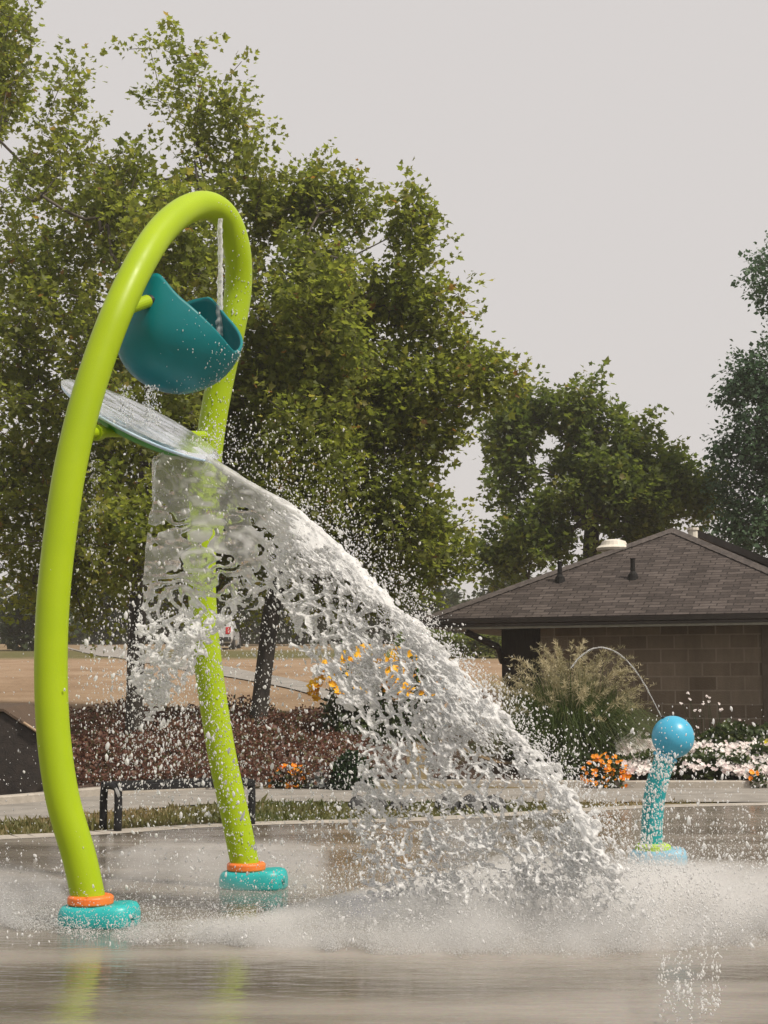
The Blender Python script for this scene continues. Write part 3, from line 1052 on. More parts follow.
flower_clump('marigold_plant', 'few orange blooms at the right end of the white flowers', (c[0] - .05, c[1], c[2]), (.12, .12, .22), 5, .036, M['petal_orange'], M['leaf_bed'], 160, .05)
c = on(712, 778)
rootw = thing('wispy_plant', 'tall wispy plant with pale seed heads in front of the block wall', 'plant', c)
r = np.random.default_rng(62)
mb = MB()
tipsw = []
for i in range(16):
    a = Vector(c) + Vector((r.normal() * .05, r.normal() * .05, 0))
    e = Vector(c) + Vector((r.normal() * .22, r.normal() * .12, r.uniform(.6, 1.12)))
    mb.tube([a, a.lerp(e, .5) + Vector((r.normal() * .03, 0, .05)), e], [.006, .004, .002], 4)
    for q in range(9):
        tipsw.append(np.array(e) + r.normal(size=3) * .008)
mb.build('stem', M['blade'], rootw)
for q in range(16):
    _heads('seed_head', np.array(tipsw[q * 9:q * 9 + 9]), .012, M['petal_white'], rootw, r, 4, .35, (-.1, -.75, .6))

# ornamental grass
c = P(569, 778, 20.0)
c.z = float(height(c.x, 20.0))
rootg = thing('ornamental_grass', 'large fountain grass with tan feathery plumes against the block wall', 'grass clump', c)
r = np.random.default_rng(63)


def blades(n, rbase, hmin, hmax, spread, width, mat, nm, segs=6, curl=.55, tipbias=0):
    V, L, S, T_ = [], [], [], []
    for i in range(n):
        a = r.uniform(0, 2 * math.pi)
        q = rbase * math.sqrt(r.random())
        p0 = np.array([c.x + q * math.cos(a), c.y + q * math.sin(a), c.z])
        out_ = np.array([math.cos(a + r.normal() * .5), math.sin(a + r.normal() * .5), 0])
        h = r.uniform(hmin, hmax)
        sp_ = spread * (r.random() ** .7) * (.4 + q / rbase)
        side = np.array([-out_[1], out_[0], 0]) * width
        side = side * .6 + np.array([width * .6, 0, 0])
        b0 = len(V)
        for s_ in range(segs + 1):
            t = s_ / segs
            pt = p0 + out_ * (sp_ * t ** 1.6) + np.array([0, 0, h * (t - curl * .5 * t ** 3.2 * (sp_ / spread + .3))])
            wv = side * (1 - t * .92)
            V.append(pt - wv); V.append(pt + wv)
        for s_ in range(segs):
            L.append((b0 + 2 * s_, b0 + 2 * s_ + 1, b0 + 2 * s_ + 3, b0 + 2 * s_ + 2))
        T_ += [np.clip(r.normal(.45, .22), 0, 1)] * segs
    return np_mesh(nm, np.array(V), np.array(L), np.full(len(L), 4), mat, rootg, fattrs={'tint': np.array(T_)})


blades(6500, .58, .8, 1.95, .85, .007, M['blade'], 'blades', curl=1.05)
V, L, T_, tips_p = [], [], [], []
P_, D_, N_, S_ = [], [], [], []
for i in range(180):
    a = r.uniform(0, 2 * math.pi)
    out_ = np.array([math.cos(a), math.sin(a), 0])
    sp_ = .98 * r.random() ** .6
    h = r.uniform(1.15, 2.0) * (1 - .28 * (sp_ / .98) ** 2)
    p0 = np.array([c.x, c.y, c.z]) + out_ * .2 * r.random()
    pts_ = []
    for s_ in range(9):
        t = s_ / 8
        pts_.append(p0 + out_ * sp_ * t ** 1.7 + np.array([0, 0, h * (t - .10 * t ** 4)]))
    b0 = len(V)
    for p_ in pts_:
        V.append(p_ - [.0025, 0, 0]); V.append(p_ + [.0025, 0, 0])
    for s_ in range(8):
        L.append((b0 + 2 * s_, b0 + 2 * s_ + 1, b0 + 2 * s_ + 3, b0 + 2 * s_ + 2))
    d_ = pts_[-1] - pts_[-2]; d_ = d_ / np.linalg.norm(d_)
    tw = r.random()
    nb_ = 42
    for q in range(nb_):
        t = r.random()
        base_ = pts_[-1] + d_ * (t - .55) * .34 + (out_ * .16 - np.array([0, 0, .20])) * max(0, t - .3) ** 2
        dd = d_ * .7 + r.normal(size=3) * .55 + np.array([0, 0, -.2])
        P_.append(base_); D_.append(dd); N_.append(r.normal(size=3)); S_.append(.095 * (1.1 - .5 * t)); T_.append(np.clip(tw + r.normal() * .2, 0, 1))
np_mesh('stem', np.array(V), np.array(L), np.full(len(L), 4), M['plume'], rootg, fattrs={'tint': np.full(len(L), .3)})
leaf_object('plumes', np.array(P_), np.array(D_), np.array(N_), np.array(S_), M['plume'], rootg, np.array(T_), DIAMOND, .1, .16)

# hedge behind the building
c = T(462, 658, 30)
rooth = thing('hedge', 'low green hedge beyond the tan field under the roof overhang', 'hedge', c)


def hedge_pts(n, r):
    x = c.x + r.uniform(-2.2, 2.6, n)
    y = c.y + r.uniform(-.6, .6, n)
    return np.stack([x, y, height(x, y) + (.75 + .25 * vnoise(x * 1.2, y, 0, 55)) * r.random(n) ** .6], -1)


shrub_cloud('foliage', hedge_pts, 7000, .12, M['leaf_green2'], np.random.default_rng(64), rooth)

# ================================================================== BUILDING
PSI = R(22)
e1 = Vector((math.cos(PSI), -math.sin(PSI), 0))
e2 = Vector((math.sin(PSI), math.cos(PSI), 0))
ez = Vector((0, 0, 1))
EC = P(425, 619, 22.6)            # front left eave corner (top of the roof edge)
EZ = EC.z
WID = 6.3
DEP = 6.3
apex_xy = EC + e1 * (WID / 2) + e2 * (DEP / 2)
AZ = P(676, 530, apex_xy.y).z
bld = thing('block_building', 'low concrete block building with brown shingled hip roof', 'building', (EC.x, EC.y, 0))


def L3(u, v, z):
    q = EC + e1 * u + e2 * v
    return Vector((q.x, q.y, z))


def uv_face(name, polys, mat, parent):
    """polys: list of (points, uvs)"""
    V, Fc, U = [], [], []
    for pts_, uvs in polys:
        n0 = len(V)
        V += pts_
        Fc.append(tuple(range(n0, n0 + len(pts_))))
        U += uvs
    o = mesh(name, V, Fc, mat, parent)
    lay = o.data.uv_layers.new(name='UVMap')
    for i, uvv in enumerate(U):
        lay.data[i].uv = uvv
    return o


ov = .75
rise = AZ - EZ
sl = math.hypot(WID / 2, rise)
polys = []
cor = [(0, 0), (WID, 0), (WID, DEP), (0, DEP)]
for i in range(4):
    a, b_ = cor[i], cor[(i + 1) % 4]
    polys.append(([L3(a[0], a[1], EZ), L3(b_[0], b_[1], EZ), L3(WID / 2, DEP / 2, AZ)], [(0, 0), (WID, 0), (WID / 2, sl)]))
roof = uv_face('roof', polys, M['shingle'], bld)
# hip ridge caps
mb = MB()
for a in cor:
    p0, p1 = L3(a[0], a[1], EZ), L3(WID / 2, DEP / 2, AZ)
    d = p1 - p0
    n_ = 26
    for i in range(n_):
        q0 = p0 + d * (i / n_) + ez * .012
        q1 = p0 + d * ((i + 1.12) / n_ if i < n_ - 1 else 1) + ez * .022
        sd_ = d.cross(ez).normalized() * .11
        mb.add([q0 - sd_ - ez * .035, q0 + ez * .03, q0 + sd_ - ez * .035, q1 - sd_ - ez * .035, q1 + ez * .016, q1 + sd_ - ez * .035], [(0, 1, 4, 3), (1, 2, 5, 4), (0, 2, 1)])
ridge = mb.build('ridge_cap', surf('ridge_shingle', (.045, .036, .033), (.095, .078, .07), 9, .9, .5, 60), roof)
# fascia, gutter and soffit
mb = MB()
mb.frame_box(L3(-.02, -.03, EZ - .13), e1, e2, ez, WID + .04, .03, .12)
mb.frame_box(L3(-.03, 0, EZ - .13), e1, e2, ez, .03, DEP, .12)
mb.frame_box(L3(WID, 0, EZ - .13), e1, e2, ez, .03, DEP, .12)
mb.build('fascia', M['fascia'], bld)
mb = MB()
prof = [(0, 0), (-.09, .015), (-.10, .075), (-.088, .075), (-.08, .025), (-.01, .015)]
mb.loft([[L3(u, -.034 + a, EZ - .095 + z_) for a, z_ in prof] for u in (-.05, WID + .05)])
mb.build('gutter', M['fascia'], bld)
mb = MB()
mb.frame_box(L3(.3, .0, EZ - .165), e1, e2, ez, WID - .3, .02, .035)
mb.build('soffit_strip', M['gutter'], bld)
mb = MB()
mb.frame_box(L3(0, .0, EZ - .129), e1, e2, ez, WID, ov + .1, .012)
mb.frame_box(L3(0, ov + .1, EZ - .129), e1, e2, ez, ov + .1, DEP - ov - .1, .012)
mb.build('soffit', M['fascia'], bld)
# walls: dark timber recess at the left, block wall to the right


def u_at(px, v):
    k = (px - 384.0) / 1510.0
    return (k * (EC.y + v * math.cos(PSI)) - EC.x - v * math.sin(PSI)) / (math.cos(PSI) + k * math.sin(PSI))


wx0, wx1, wsplit = u_at(502, ov + .4), WID - ov, u_at(541, ov)
zt = EZ - .13


def wall_quad(u0, u1, v, z0, z1, n=1):
    return ([L3(u0, v, z0), L3(u1, v, z0), L3(u1, v, z1), L3(u0, v, z1)], [(u0, z0), (u1, z0), (u1, z1), (u0, z1)])


uwall = [wall_quad(wsplit, wx1, ov, -.1, zt)]
uwall.append(([L3(wx1, ov, -.1), L3(wx1, DEP - ov, -.1), L3(wx1, DEP - ov, zt), L3(wx1, ov, zt)], [(0, -.1), (DEP - 2 * ov, -.1), (DEP - 2 * ov, zt), (0, zt)]))
uwall.append(([L3(wx0, DEP - ov, -.1), L3(wx0, ov + .4, -.1), L3(wx0, ov + .4, zt), L3(wx0, DEP - ov, zt)], [(0, -.1), (DEP - 2 * ov, -.1), (DEP - 2 * ov, zt), (0, zt)]))
uwall.append(([L3(wsplit, ov + .41, -.1), L3(wsplit, ov, -.1), L3(wsplit, ov, zt), L3(wsplit, ov + .41, zt)], [(0, -.1), (.4, -.1), (.4, zt), (0, zt)]))
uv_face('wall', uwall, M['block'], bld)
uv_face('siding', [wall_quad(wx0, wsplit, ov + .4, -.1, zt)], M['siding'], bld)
# pilaster near the right of the picture
u_p = u_at(763, ov)
mb = MB()
mb.frame_box(L3(u_p, ov - .05, -.1), e1, e2, ez, .42, .055, zt + .1)
pil = mb.build('pilaster', surf('pilaster_block', (.10, .075, .056), (.13, .10, .076), 5, .9, .4, 40), bld, bevel=.008)
mb = MB()
mb.tube([L3(wsplit - .05, ov + .3, 0), L3(wsplit - .05, ov + .3, zt)], .035, 10)
mb.build('downpipe', M['gutter'], bld)
# bracket at the eave
mb = MB()
mb.tube([L3(.62, .1, EZ - .2), L3(1.0, ov * .6, EZ - .42), L3(wx0, ov + .42, EZ - .62)], .05, 8)
mb.build('eave_bracket', M['fascia'], bld)
# stack pipes on the front slope


def on_roof(px, py):
    """where the ray through (px,py) meets the front roof plane"""
    p0, n_ = L3(0, 0, EZ), (L3(WID, 0, EZ) - L3(0, 0, EZ)).cross(L3(WID / 2, DEP / 2, AZ) - L3(0, 0, EZ))
    d = ray(px, py)
    o = Vector((0, 0, EYE))
    t = (p0 - o).dot(n_) / d.dot(n_)
    return o + d * t


for px, py in ((560, 581), (633, 578)):
    q = on_roof(px, py)
    mb = MB()
    mb.tube([q - ez * .05, q + ez * .06, q + ez * .1, q + ez * .29], [.095, .07, .038, .034], 12)
    mb.tube([q + ez * .29, q + ez * .30], [.04, .04], 12)
    vp = mb.build('vent_pipe', M['vent_black'], bld, smooth=False)
# white vent behind the left hip
q = P(614, 552, apex_xy.y - .2)
mb = MB()
mb.tube([q - ez * .25, q + ez * .06], [.2, .2], 18)
mb.tube([q + ez * .02, q + ez * .06, q + ez * .1], [.27, .29, .24], 20)
mb.tube([q + ez * .1, q + ez * .17, q + ez * .20], [.22, .19, .10], 20)
mb.build('roof_vent', M['vent_white'], bld, smooth=False)
q = P(693, 535, apex_xy.y + .8)
mb = MB()
mb.tube([q - ez * .6, q + ez * .08], [.08, .08], 10)
mb.tube([q + ez * .08, q + ez * .12], [.1, .1], 10)
mb.build('flue', M['vent_white'], bld)
# raised rear roof with a dark fascia, seen over the right hip
h0, h1 = P(698, 530, apex_xy.y + 1.6), P(775, 561, apex_xy.y + .1)
ext = h1 + (h1 - h0) * .8
mb = MB()
bk = Vector((.6, 3.2, -.6))
mb.add([h0, ext, ext + bk, h0 + bk, h0 - ez * .12, ext - ez * .12, ext + bk - ez * .12, h0 + bk - ez * .12], [(0, 1, 2, 3), (7, 6, 5, 4), (0, 4, 5, 1), (1, 5, 6, 2), (2, 6, 7, 3), (3, 7, 4, 0)])
mb.build('rear_roof', M['fascia'], bld)
mb = MB()
a0, a1 = h0 - ez * .12 + Vector((.15, .4, 0)), ext - ez * .12 + Vector((.15, .4, 0))
mb.add([a0, a1, a1 - ez * 1.6, a0 - ez * .9, a0 + Vector((.3, 2, 0)), a1 + Vector((.3, 2, 0)), a1 + Vector((.3, 2, -1.6)), a0 + Vector((.3, 2, -.9))], [(0, 3, 2, 1), (4, 5, 6, 7), (0, 4, 7, 3), (1, 2, 6, 5), (3, 7, 6, 2), (0, 1, 5, 4)])
mb.build('rear_wall', M['siding'], bld)

# ================================================================== SPLASH FEATURE (arch, bucket, plate)
AX = Vector((.41, .912, 0)).normalized()       # across the arch, from the near leg to the far one
PO = Vector((.912, -.41, 0)).normalized()      # the way the bucket pours
near_b, far_b = G(90, 929), G(246, 891)
Yn, Yf = near_b.y, far_b.y
arch_px = [(91, 912, Yn), (80, 860, Yn), (63, 800, Yn), (54, 740, Yn + .01), (51, 680, Yn + .02), (52, 620, Yn + .03), (57, 560, Yn + .04), (68, 480, Yn + .06), (83, 412, Yn + .1), (100, 357, Yn + .15), (118, 310, Yn + .22), (140, 264, Yn + .38),
           (163, 229, Yn + .62), (188, 209, Yn + .88), (210, 206, Yn + 1.08), (227, 220, Yn + 1.22), (237, 250, Yn + 1.32), (238, 290, Yn + 1.40), (231, 332, Yf - .05), (222, 372, Yf), (213, 420, Yf), (207, 470, Yf), (203, 530, Yf), (202, 590, Yf), (206, 645, Yf),
           (213, 700, Yf), (223, 760, Yf), (236, 820, Yf), (246, 870, Yf)]
arch = [P(*a) for a in arch_px]
feat = thing('dumping_bucket_arch', 'tall lime green water play arch with teal tipping bucket', 'water play arch', (near_b.x, near_b.y, .02))
mb = MB()
TR = .0855
mb.tube(spline(arch, 190), TR, 32)
mb.build('arch_pipe', M['lime'], feat, smooth=True)


def foot(center, parent, mats, dirx, L=.41, Wd=.30, hh=.100, ring=True):
    ex = Vector(dirx).normalized()
    ey = Vector((-ex.y, ex.x, 0))
    rings = []
    n_ = 40
    for z_, s_ in ((0, .97), (.012, 1.0), (.06, 1.0), (.09, .965), (.108, .90), (.115, .80), (.113, .3)):
        rg = []
        for k_ in range(n_):
            a = 2 * math.pi * k_ / n_
            ca, sa = math.cos(a), math.sin(a)
            ex_ = 2.0 if ca < 0 else 3.6
            x_ = math.copysign(abs(ca) ** (2 / ex_), ca) * L / 2 * s_
            y_ = math.copysign(abs(sa) ** (2 / 2.6), sa) * Wd / 2 * s_
            lift = .02 * max(0, x_ / (L / 2)) * (z_ / .115)
            rg.append(Vector(center) + ex * (x_ + .045) + ey * y_ + ez * (z_ / .115 * hh + lift))
        rings.append(rg)
    mb = MB()
    mb.loft(rings)
    # recessed bolt pocket at the squared end
    f_ = mb.build('foot_cover', mats[0], parent, smooth=True)
    if ring:
        mb = MB()
        cz = Vector(center) + ez * hh
        mb.tube([cz, cz + ez * .008, cz + ez * .04, cz + ez * .05], [.108, .116, .116, .105], 36)
        mb.build('collar_ring', mats[1], f_, smooth=False, bevel=.004)
        mb = MB()
        q = Vector(center) + ex * (L / 2 + .02) + ez * .06 - ey * .07
        mb.tube([q, q + ex * .028], .022, 12)
        mb.build('bolt_cap', M['foot_teal'], f_)
    return f_


foot(near_b + Vector((0, 0, .02)), feat, (M['foot_teal'], M['orange']), (1, -.12, 0))
foot(far_b + Vector((0, 0, .02)), feat, (M['foot_teal'], M['orange']), (1, -.12, 0))

# tipping bucket
BC = P(181, 336, Yn + .72)
Rx, Ry, Rz = .39, .345, .335
nth, nt_ = 84, 30
V = []
for j in range(nt_ + 1):
    t = j / nt_
    for i in range(nth):
        th = 2 * math.pi * i / nth
        ct, st = math.cos(th), math.sin(th)
        e = abs(st) ** 2.6
        xr = abs(ct) ** 1.28
        zr = .30 - .065 * float(sstep(.04, .46, xr)) - .36 * xr ** 1.7 if ct > 0 else .30 - .21 * xr ** 2
        # latitude from the bottom to the rim
        ph0 = -math.pi / 2
        if j == 0:
            z_, rad_ = -Rz, 0.0
        else:
            s_ = t ** .8
            z_ = -Rz + (zr + Rz) * (1 - math.cos(s_ * math.pi / 2)) ** 1.0
            z_ = min(z_, zr)
            rad_ = math.sqrt(max(0, 1 - (z_ / Rz) ** 2)) if z_ < 0 else 1 - .20 * (z_ / .315) ** 2
        ex_ = 1.28 if ct > 0 else 1.0
        x_ = math.copysign(abs(ct) ** ex_, ct) * Rx * rad_
        y_ = math.copysign(abs(st) ** (1.15 if ct > 0 else 1.0), st) * Ry * rad_
        V.append(BC + PO * x_ + AX * y_ + ez * z_)
V_bucket = list(V)
Fc = []
for j in range(nt_):
    for i in range(nth):
        Fc.append((j * nth + i, j * nth + (i + 1) % nth, (j + 1) * nth + (i + 1) % nth, (j + 1) * nth + i))
bm = bmesh.new()
vv = [bm.verts.new(v) for v in V]
for f in Fc:
    try:
        bm.faces.new([vv[i] for i in f])
    except ValueError:
        pass
bmesh.ops.remove_doubles(bm, verts=bm.verts, dist=.0008)
bmesh.ops.recalc_face_normals(bm, faces=bm.faces)
me = bpy.data.meshes.new('bucket')
bm.to_mesh(me)
bm.free()
me.polygons.foreach_set('use_smooth', [True] * len(me.polygons))
bucket = link('bucket', me, M['teal'], feat)
so_ = bucket.modifiers.new('thick', 'SOLIDIFY')
so_.thickness = .016
so_.offset = -1
# pivots
pn0 = P(120, 311, Yn + .22)
pn1 = BC - AX * .335 + ez * .13
mb = MB()
mb.tube([pn0, pn0.lerp(pn1, .93)], .036, 18)
pv = mb.build('pivot_arm', M['lime'], feat, smooth=False)
mb = MB()
mb.tube([pn0.lerp(pn1, .93), pn1 + (pn1 - pn0) * .05], .030, 18)
mb.build('pivot_bearing', M['black'], pv)
pf0 = P(231, 330, Yf - .03)
pf1 = BC + AX * .33 + ez * .13
mb = MB()
mb.tube([pf0, pf1], .036, 18)
mb.build('pivot_arm', M['lime'], feat)

# splash plate
K = P(140, 421, Yn + .70)
tl_ = R(31)
d1 = (PO * math.cos(tl_) - ez * math.sin(tl_)).normalized()
d2 = (AX * math.cos(R(4)) + ez * math.sin(R(4)))
d2 = (d2 - d1 * d2.dot(d1)).normalized()
nn_ = d1.cross(d2)
if nn_.z < 0: nn_ = -nn_
PL, PW = .50, .46


def disc_ring(s_, off, n_=72):
    return [K + d1 * (PL * s_ * math.cos(2 * math.pi * k / n_)) + d2 * (PW * s_ * math.sin(2 * math.pi * k / n_)) + nn_ * off for k in range(n_)]


mb = MB()
mb.loft([disc_ring(.97, -.012), disc_ring(.995, -.006), disc_ring(1.0, .0), disc_ring(.995, .006), disc_ring(.97, .010), disc_ring(.4, .004)])
mb.build('splash_plate', M['plate'], feat, smooth=True)
mb = MB()
mb.loft([disc_ring(.40, -.085), disc_ring(.62, -.07), disc_ring(.76, -.035), disc_ring(.78, -.014)])
mb.build('plate_tray', M['leaf_green'], feat, smooth=True)
s0 = P(74, 433, Yn + .08)
mb = MB()
mb.tube([s0, s0.lerp(K - nn_ * .07, .32)], .030, 16)
mb.tube([s0.lerp(K - nn_ * .07, .32), s0.lerp(K - nn_ * .07, .40)], .045, 16)
mb.tube([s0.lerp(K - nn_ * .07, .40), K - nn_ * .07], .028, 16)
mb.build('plate_bracket', M['lime'], feat)
s1 = P(211, 436, Yf)
mb = MB()
mb.tube([s1, K - nn_ * .07 + d2 * .2], .03, 16)
mb.build('plate_bracket', M['lime'], feat)

# ================================================================== BALL JET POST
jb = G(654, 866)
Yj = jb.y
jet = thing('ball_jet_post', 'small teal post topped by a sky blue ball', 'water play post', (jb.x, jb.y, .02))
foot(jb + Vector((-.02, 0, .01)), jet, (M['pale_foot'], M['lime_dull']), (1, -.1, 0), .40, .32, .10, ring=False)
mb = MB()
cz = P(653, 852, Yj)
mb.tube([cz - ez * .02, cz + ez * .005, cz + ez * .045, cz + ez * .06], [.118, .125, .122, .10], 32)
mb.build('collar_ring', M['lime_dull'], jet, bevel=.004)
pp = [P(x_, y_, Yj) for x_, y_ in [(652, 850), (652, 825), (654, 800), (658, 780), (664, 762), (670, 746)]]
mb = MB()
mb.tube(spline(pp, 40), .074, 28)
mb.build('post', M['post_teal'], jet, smooth=True)
mb = MB()
dd = (pp[5] - pp[4]).normalized()
q = P(665, 757.5, Yj)
mb.tube([q - dd * .012, q - dd * .008, q + dd * .012, q + dd * .016], [.078, .086, .086, .078], 28)
mb.build('neck_ring', M['ball'], jet, smooth=False)
bmb = bmesh.new()
bmesh.ops.create_uvsphere(bmb, u_segments=48, v_segments=28, radius=.146, matrix=Matrix.Translation(P(673, 737, Yj)))
me = bpy.data.meshes.new('ball')
bmb.to_mesh(me); bmb.free()
me.polygons.foreach_set('use_smooth', [True] * len(me.polygons))
link('ball', me, M['ball'], jet)
mb = MB()
q = P(663, 717.5, Yj - .01)
mb.tube([q - Vector((-.01, 0, .015)), q + Vector((-.006, 0, .008))], .012, 10)
mb.build('nozzle', M['black'], jet)

# flush blue nozzle in the pad
q = G(372, 917)
noz = thing('ground_nozzle', 'flat blue spray nozzle set into the wet pad under the falling water', 'nozzle', (q.x, q.y, .02))
mb = MB()
zz = q + ez * .02
mb.tube([zz, zz + ez * .012, zz + ez * .022], [.14, .135, .10], 28)
mb.build('nozzle_plate', M['blue_nozzle'], noz)
mb = MB()
mb.tube([zz + ez * .022, zz + ez * .034], [.04, .03], 16)
mb.build('nozzle_tip', M['blue_nozzle'], noz)

# ================================================================== BENCH
ba, bb = G(108, 832), G(245, 825)
bd = (bb - ba).normalized()
bn = Vector((-bd.y, bd.x, 0))
BL = (bb - ba).length
bench = thing('bench', 'low black backless bench at the rim of the wet pad between the arch legs', 'bench', (ba.x, ba.y, 0))
BH = .40
for o_ in (ba + bd * .02, bb - bd * .02):
    mb = MB()
    loop_ = [o_ - bn * .17, o_ - bn * .17 + ez * .30, o_ - bn * .12 + ez * (BH - .02), o_ + bn * .12 + ez * (BH - .02), o_ + bn * .17 + ez * .30, o_ + bn * .17]
    mb.tube(spline(loop_, 26), .034, 12)
    lg = mb.build('leg', M['bench'], bench, smooth=True)
mb = MB()
for s_ in (-1, 1):
    mb.frame_box(ba + bn * (s_ * .19 - .015) + ez * (BH - .045), bd, bn, ez, BL, .03, .055)
mb.build('seat_frame', M['bench'], bench, bevel=.004)
mb = MB()
ns = 26
for i in range(ns):
    mb.frame_box(ba + bd * (BL * (i + .15) / ns) - bn * .174 + ez * (BH + .004), bd, bn, ez, BL / ns * .62, .348, .012)
mb.build('seat', M['bench'], bench)

# dark stones on the grass strip behind the water
r = np.random.default_rng(90)
stone_proto = None
for i, (px_, w_) in enumerate([(358, .11), (379, .09), (399, .10), (447, .13), (470, .12), (494, .13)]):
    q = G(px_, 811)
    if stone_proto is None:
        bms = bmesh.new()
        bmesh.ops.create_icosphere(bms, subdivisions=3, radius=1.0)
        for v in bms.verts:
            k_ = 1 + .18 * float(vnoise(v.co.x * 1.6, v.co.y * 1.6, v.co.z * 1.6, 91)) + .06 * float(vnoise(v.co.x * 4, v.co.y * 4, v.co.z * 4, 92))
            v.co *= k_
            v.co.z = max(v.co.z, -.5)
        me = bpy.data.meshes.new('stone')
        bms.to_mesh(me); bms.free()
        me.polygons.foreach_set('use_smooth', [True] * len(me.polygons))
        stone_proto = link('stone', me, M['stone'])
        o_ = stone_proto
    else:
        o_ = stone_proto.copy()
        COL.objects.link(o_)
    o_.location = (q.x, q.y, .05)
    o_.scale = (w_, w_ * .8, w_ * (.8 + .3 * r.random()))
    o_.rotation_euler = (0, 0, r.uniform(0, 6.28))
    tag(o_, 'dark rounded stone in the row on the grass strip behind the falling water', 'stone', 'row of dark stones')

# ================================================================== DARK BIN at the left edge
q0 = G(30, 800)
Yb = q0.y - .3
binr = thing('bin', 'dark tapered bin with sloping brown lid, cut by the left edge', 'bin', (P(-10, 800, Yb).x, Yb, 0))
outl = [(-70, 712), (4, 712), (41, 737), (45, 768), (32, 797), (-70, 797)]
fr = [P(x_, y_, Yb) for x_, y_ in outl]
for i in (4, 5): fr[i].z = .05
bk_ = [p_ + Vector((.05, .9, 0)) for p_ in fr]
mb = MB()
mb.loft([fr, bk_])
mb.build('body', M['bin'], binr, bevel=.02)
mb = MB()
lid0 = [fr[0] + ez * .006, fr[1] + ez * .006, fr[2] + ez * .006 + Vector((.006, 0, 0))]
a_, b_, c_ = [p_ - Vector((0, .03, 0)) for p_ in lid0]
dv = Vector((.05, .96, .05))
up_ = ez * .03
for s_, e_ in ((a_, b_), (b_, c_)):
    mb.add([s_, e_, e_ + dv, s_ + dv, s_ + up_, e_ + up_, e_ + dv + up_, s_ + dv + up_], [(3, 2, 1, 0), (4, 5, 6, 7), (0, 1, 5, 4), (1, 2, 6, 5), (2, 3, 7, 6), (3, 0, 4, 7)])
lid_ = mb.build('lid', M['bin_lid'], binr)
mb = MB()
mb.tube([b_.lerp(c_, .55) - Vector((0, .02, -.03)), c_ - Vector((0, .02, -.03))], .014, 8)
mb.build('handle', M['bin_trim'], lid_)
mb = MB()
mb.frame_box((fr[5].x, Yb + .08, .012), (1, 0, 0), (0, 1, 0), ez, fr[4].x - fr[5].x - .08, .7, .05)
mb.build('base', M['black'], binr)

# ================================================================== PARKED CAR far away
cq = T(213, 645, 40)
Yc = 64.0
cx_ = P(212, 640, Yc).x
cz_ = float(height(cx_, Yc))
car = thing('parked_car', 'pale silver parked car seen from behind, far up the hill beyond the field', 'car', (cx_, Yc, cz_))
secs = []
for y_, wz in ((0, [(.70, .30), (.80, .45), (.82, .75), (.76, .95), (.62, 1.42), (.50, 1.48)]), (.25, [(.78, .28), (.86, .45), (.88, .80), (.82, .98), (.66, 1.46), (.54, 1.53)]),
               (2.2, [(.80, .25), (.88, .45), (.89, .82), (.83, 1.0), (.68, 1.48), (.56, 1.55)]), (2.9, [(.80, .25), (.88, .45), (.88, .80), (.80, .95), (.72, 1.0), (.6, 1.03)]), (4.1, [(.70, .3), (.78, .45), (.78, .7), (.7, .8), (.6, .84), (.5, .86)])):
    secs.append([Vector((cx_ + x_, Yc + y_, cz_ + z_)) for x_, z_ in wz] + [Vector((cx_ - x_, Yc + y_, cz_ + z_)) for x_, z_ in reversed(wz)])
mb = MB(); mb.loft(secs); mb.build('body', M['car_paint'], car, bevel=.03)
mb = MB()
mb.add([(cx_ - .60, Yc - .012, cz_ + 1.02), (cx_ + .60, Yc - .012, cz_ + 1.02), (cx_ + .5, Yc - .012, cz_ + 1.38), (cx_ - .5, Yc - .012, cz_ + 1.38), (cx_ - .60, Yc + .03, cz_ + 1.02), (cx_ + .60, Yc + .03, cz_ + 1.02), (cx_ + .5, Yc + .03, cz_ + 1.38), (cx_ - .5, Yc + .03, cz_ + 1.38)],
       [(0, 1, 2, 3), (7, 6, 5, 4), (0, 4, 5, 1), (3, 2, 6, 7), (0, 3, 7, 4), (1, 5, 6, 2)])
mb.build('rear_window', M['car_glass'], car)
for s_ in (-1, 1):
    mb = MB(); mb.frame_box((cx_ + s_ * .68 - .11, Yc - .03, cz_ + .66), (1, 0, 0), (0, 1, 0), ez, .22, .12, .3); mb.build('tail_light', M['tail_red'], car, bevel=.02)
    for y_ in (.7, 3.3):
        mb = MB(); mb.tube([(cx_ + s_ * .68, Yc + y_, cz_ + .31), (cx_ + s_ * .90, Yc + y_, cz_ + .31)], .31, 20); mb.build('wheel', M['tyre'], car)
mb = MB(); mb.frame_box((cx_ - .8, Yc - .06, cz_ + .34), (1, 0, 0), (0, 1, 0), ez, 1.6, .12, .2); mb.build('bumper', M['tyre'], car, bevel=.02)

# ================================================================== WATER
M['water'] = water_mat('falling_water', .04, .84)
M['drop'] = water_mat('water_drop', .72, .72, use_attr=False, rough=0.0, ripple=0.0)
m, nt, b, out = new_mat('spray_mist')
b.inputs['Base Color'].default_value = (.84, .84, .84, 1)
b.inputs['Roughness'].default_value = .4
tl = N(nt, 'ShaderNodeBsdfTranslucent')
tl.inputs['Color'].default_value = (.84, .84, .84, 1)
mx = N(nt, 'ShaderNodeMixShader'); mx.inputs[0].default_value = .5
nt.links.new(b.outputs[0], mx.inputs[1]); nt.links.new(tl.outputs[0], mx.inputs[2]); nt.links.new(mx.outputs[0], out.inputs['Surface'])
M['mist'] = m

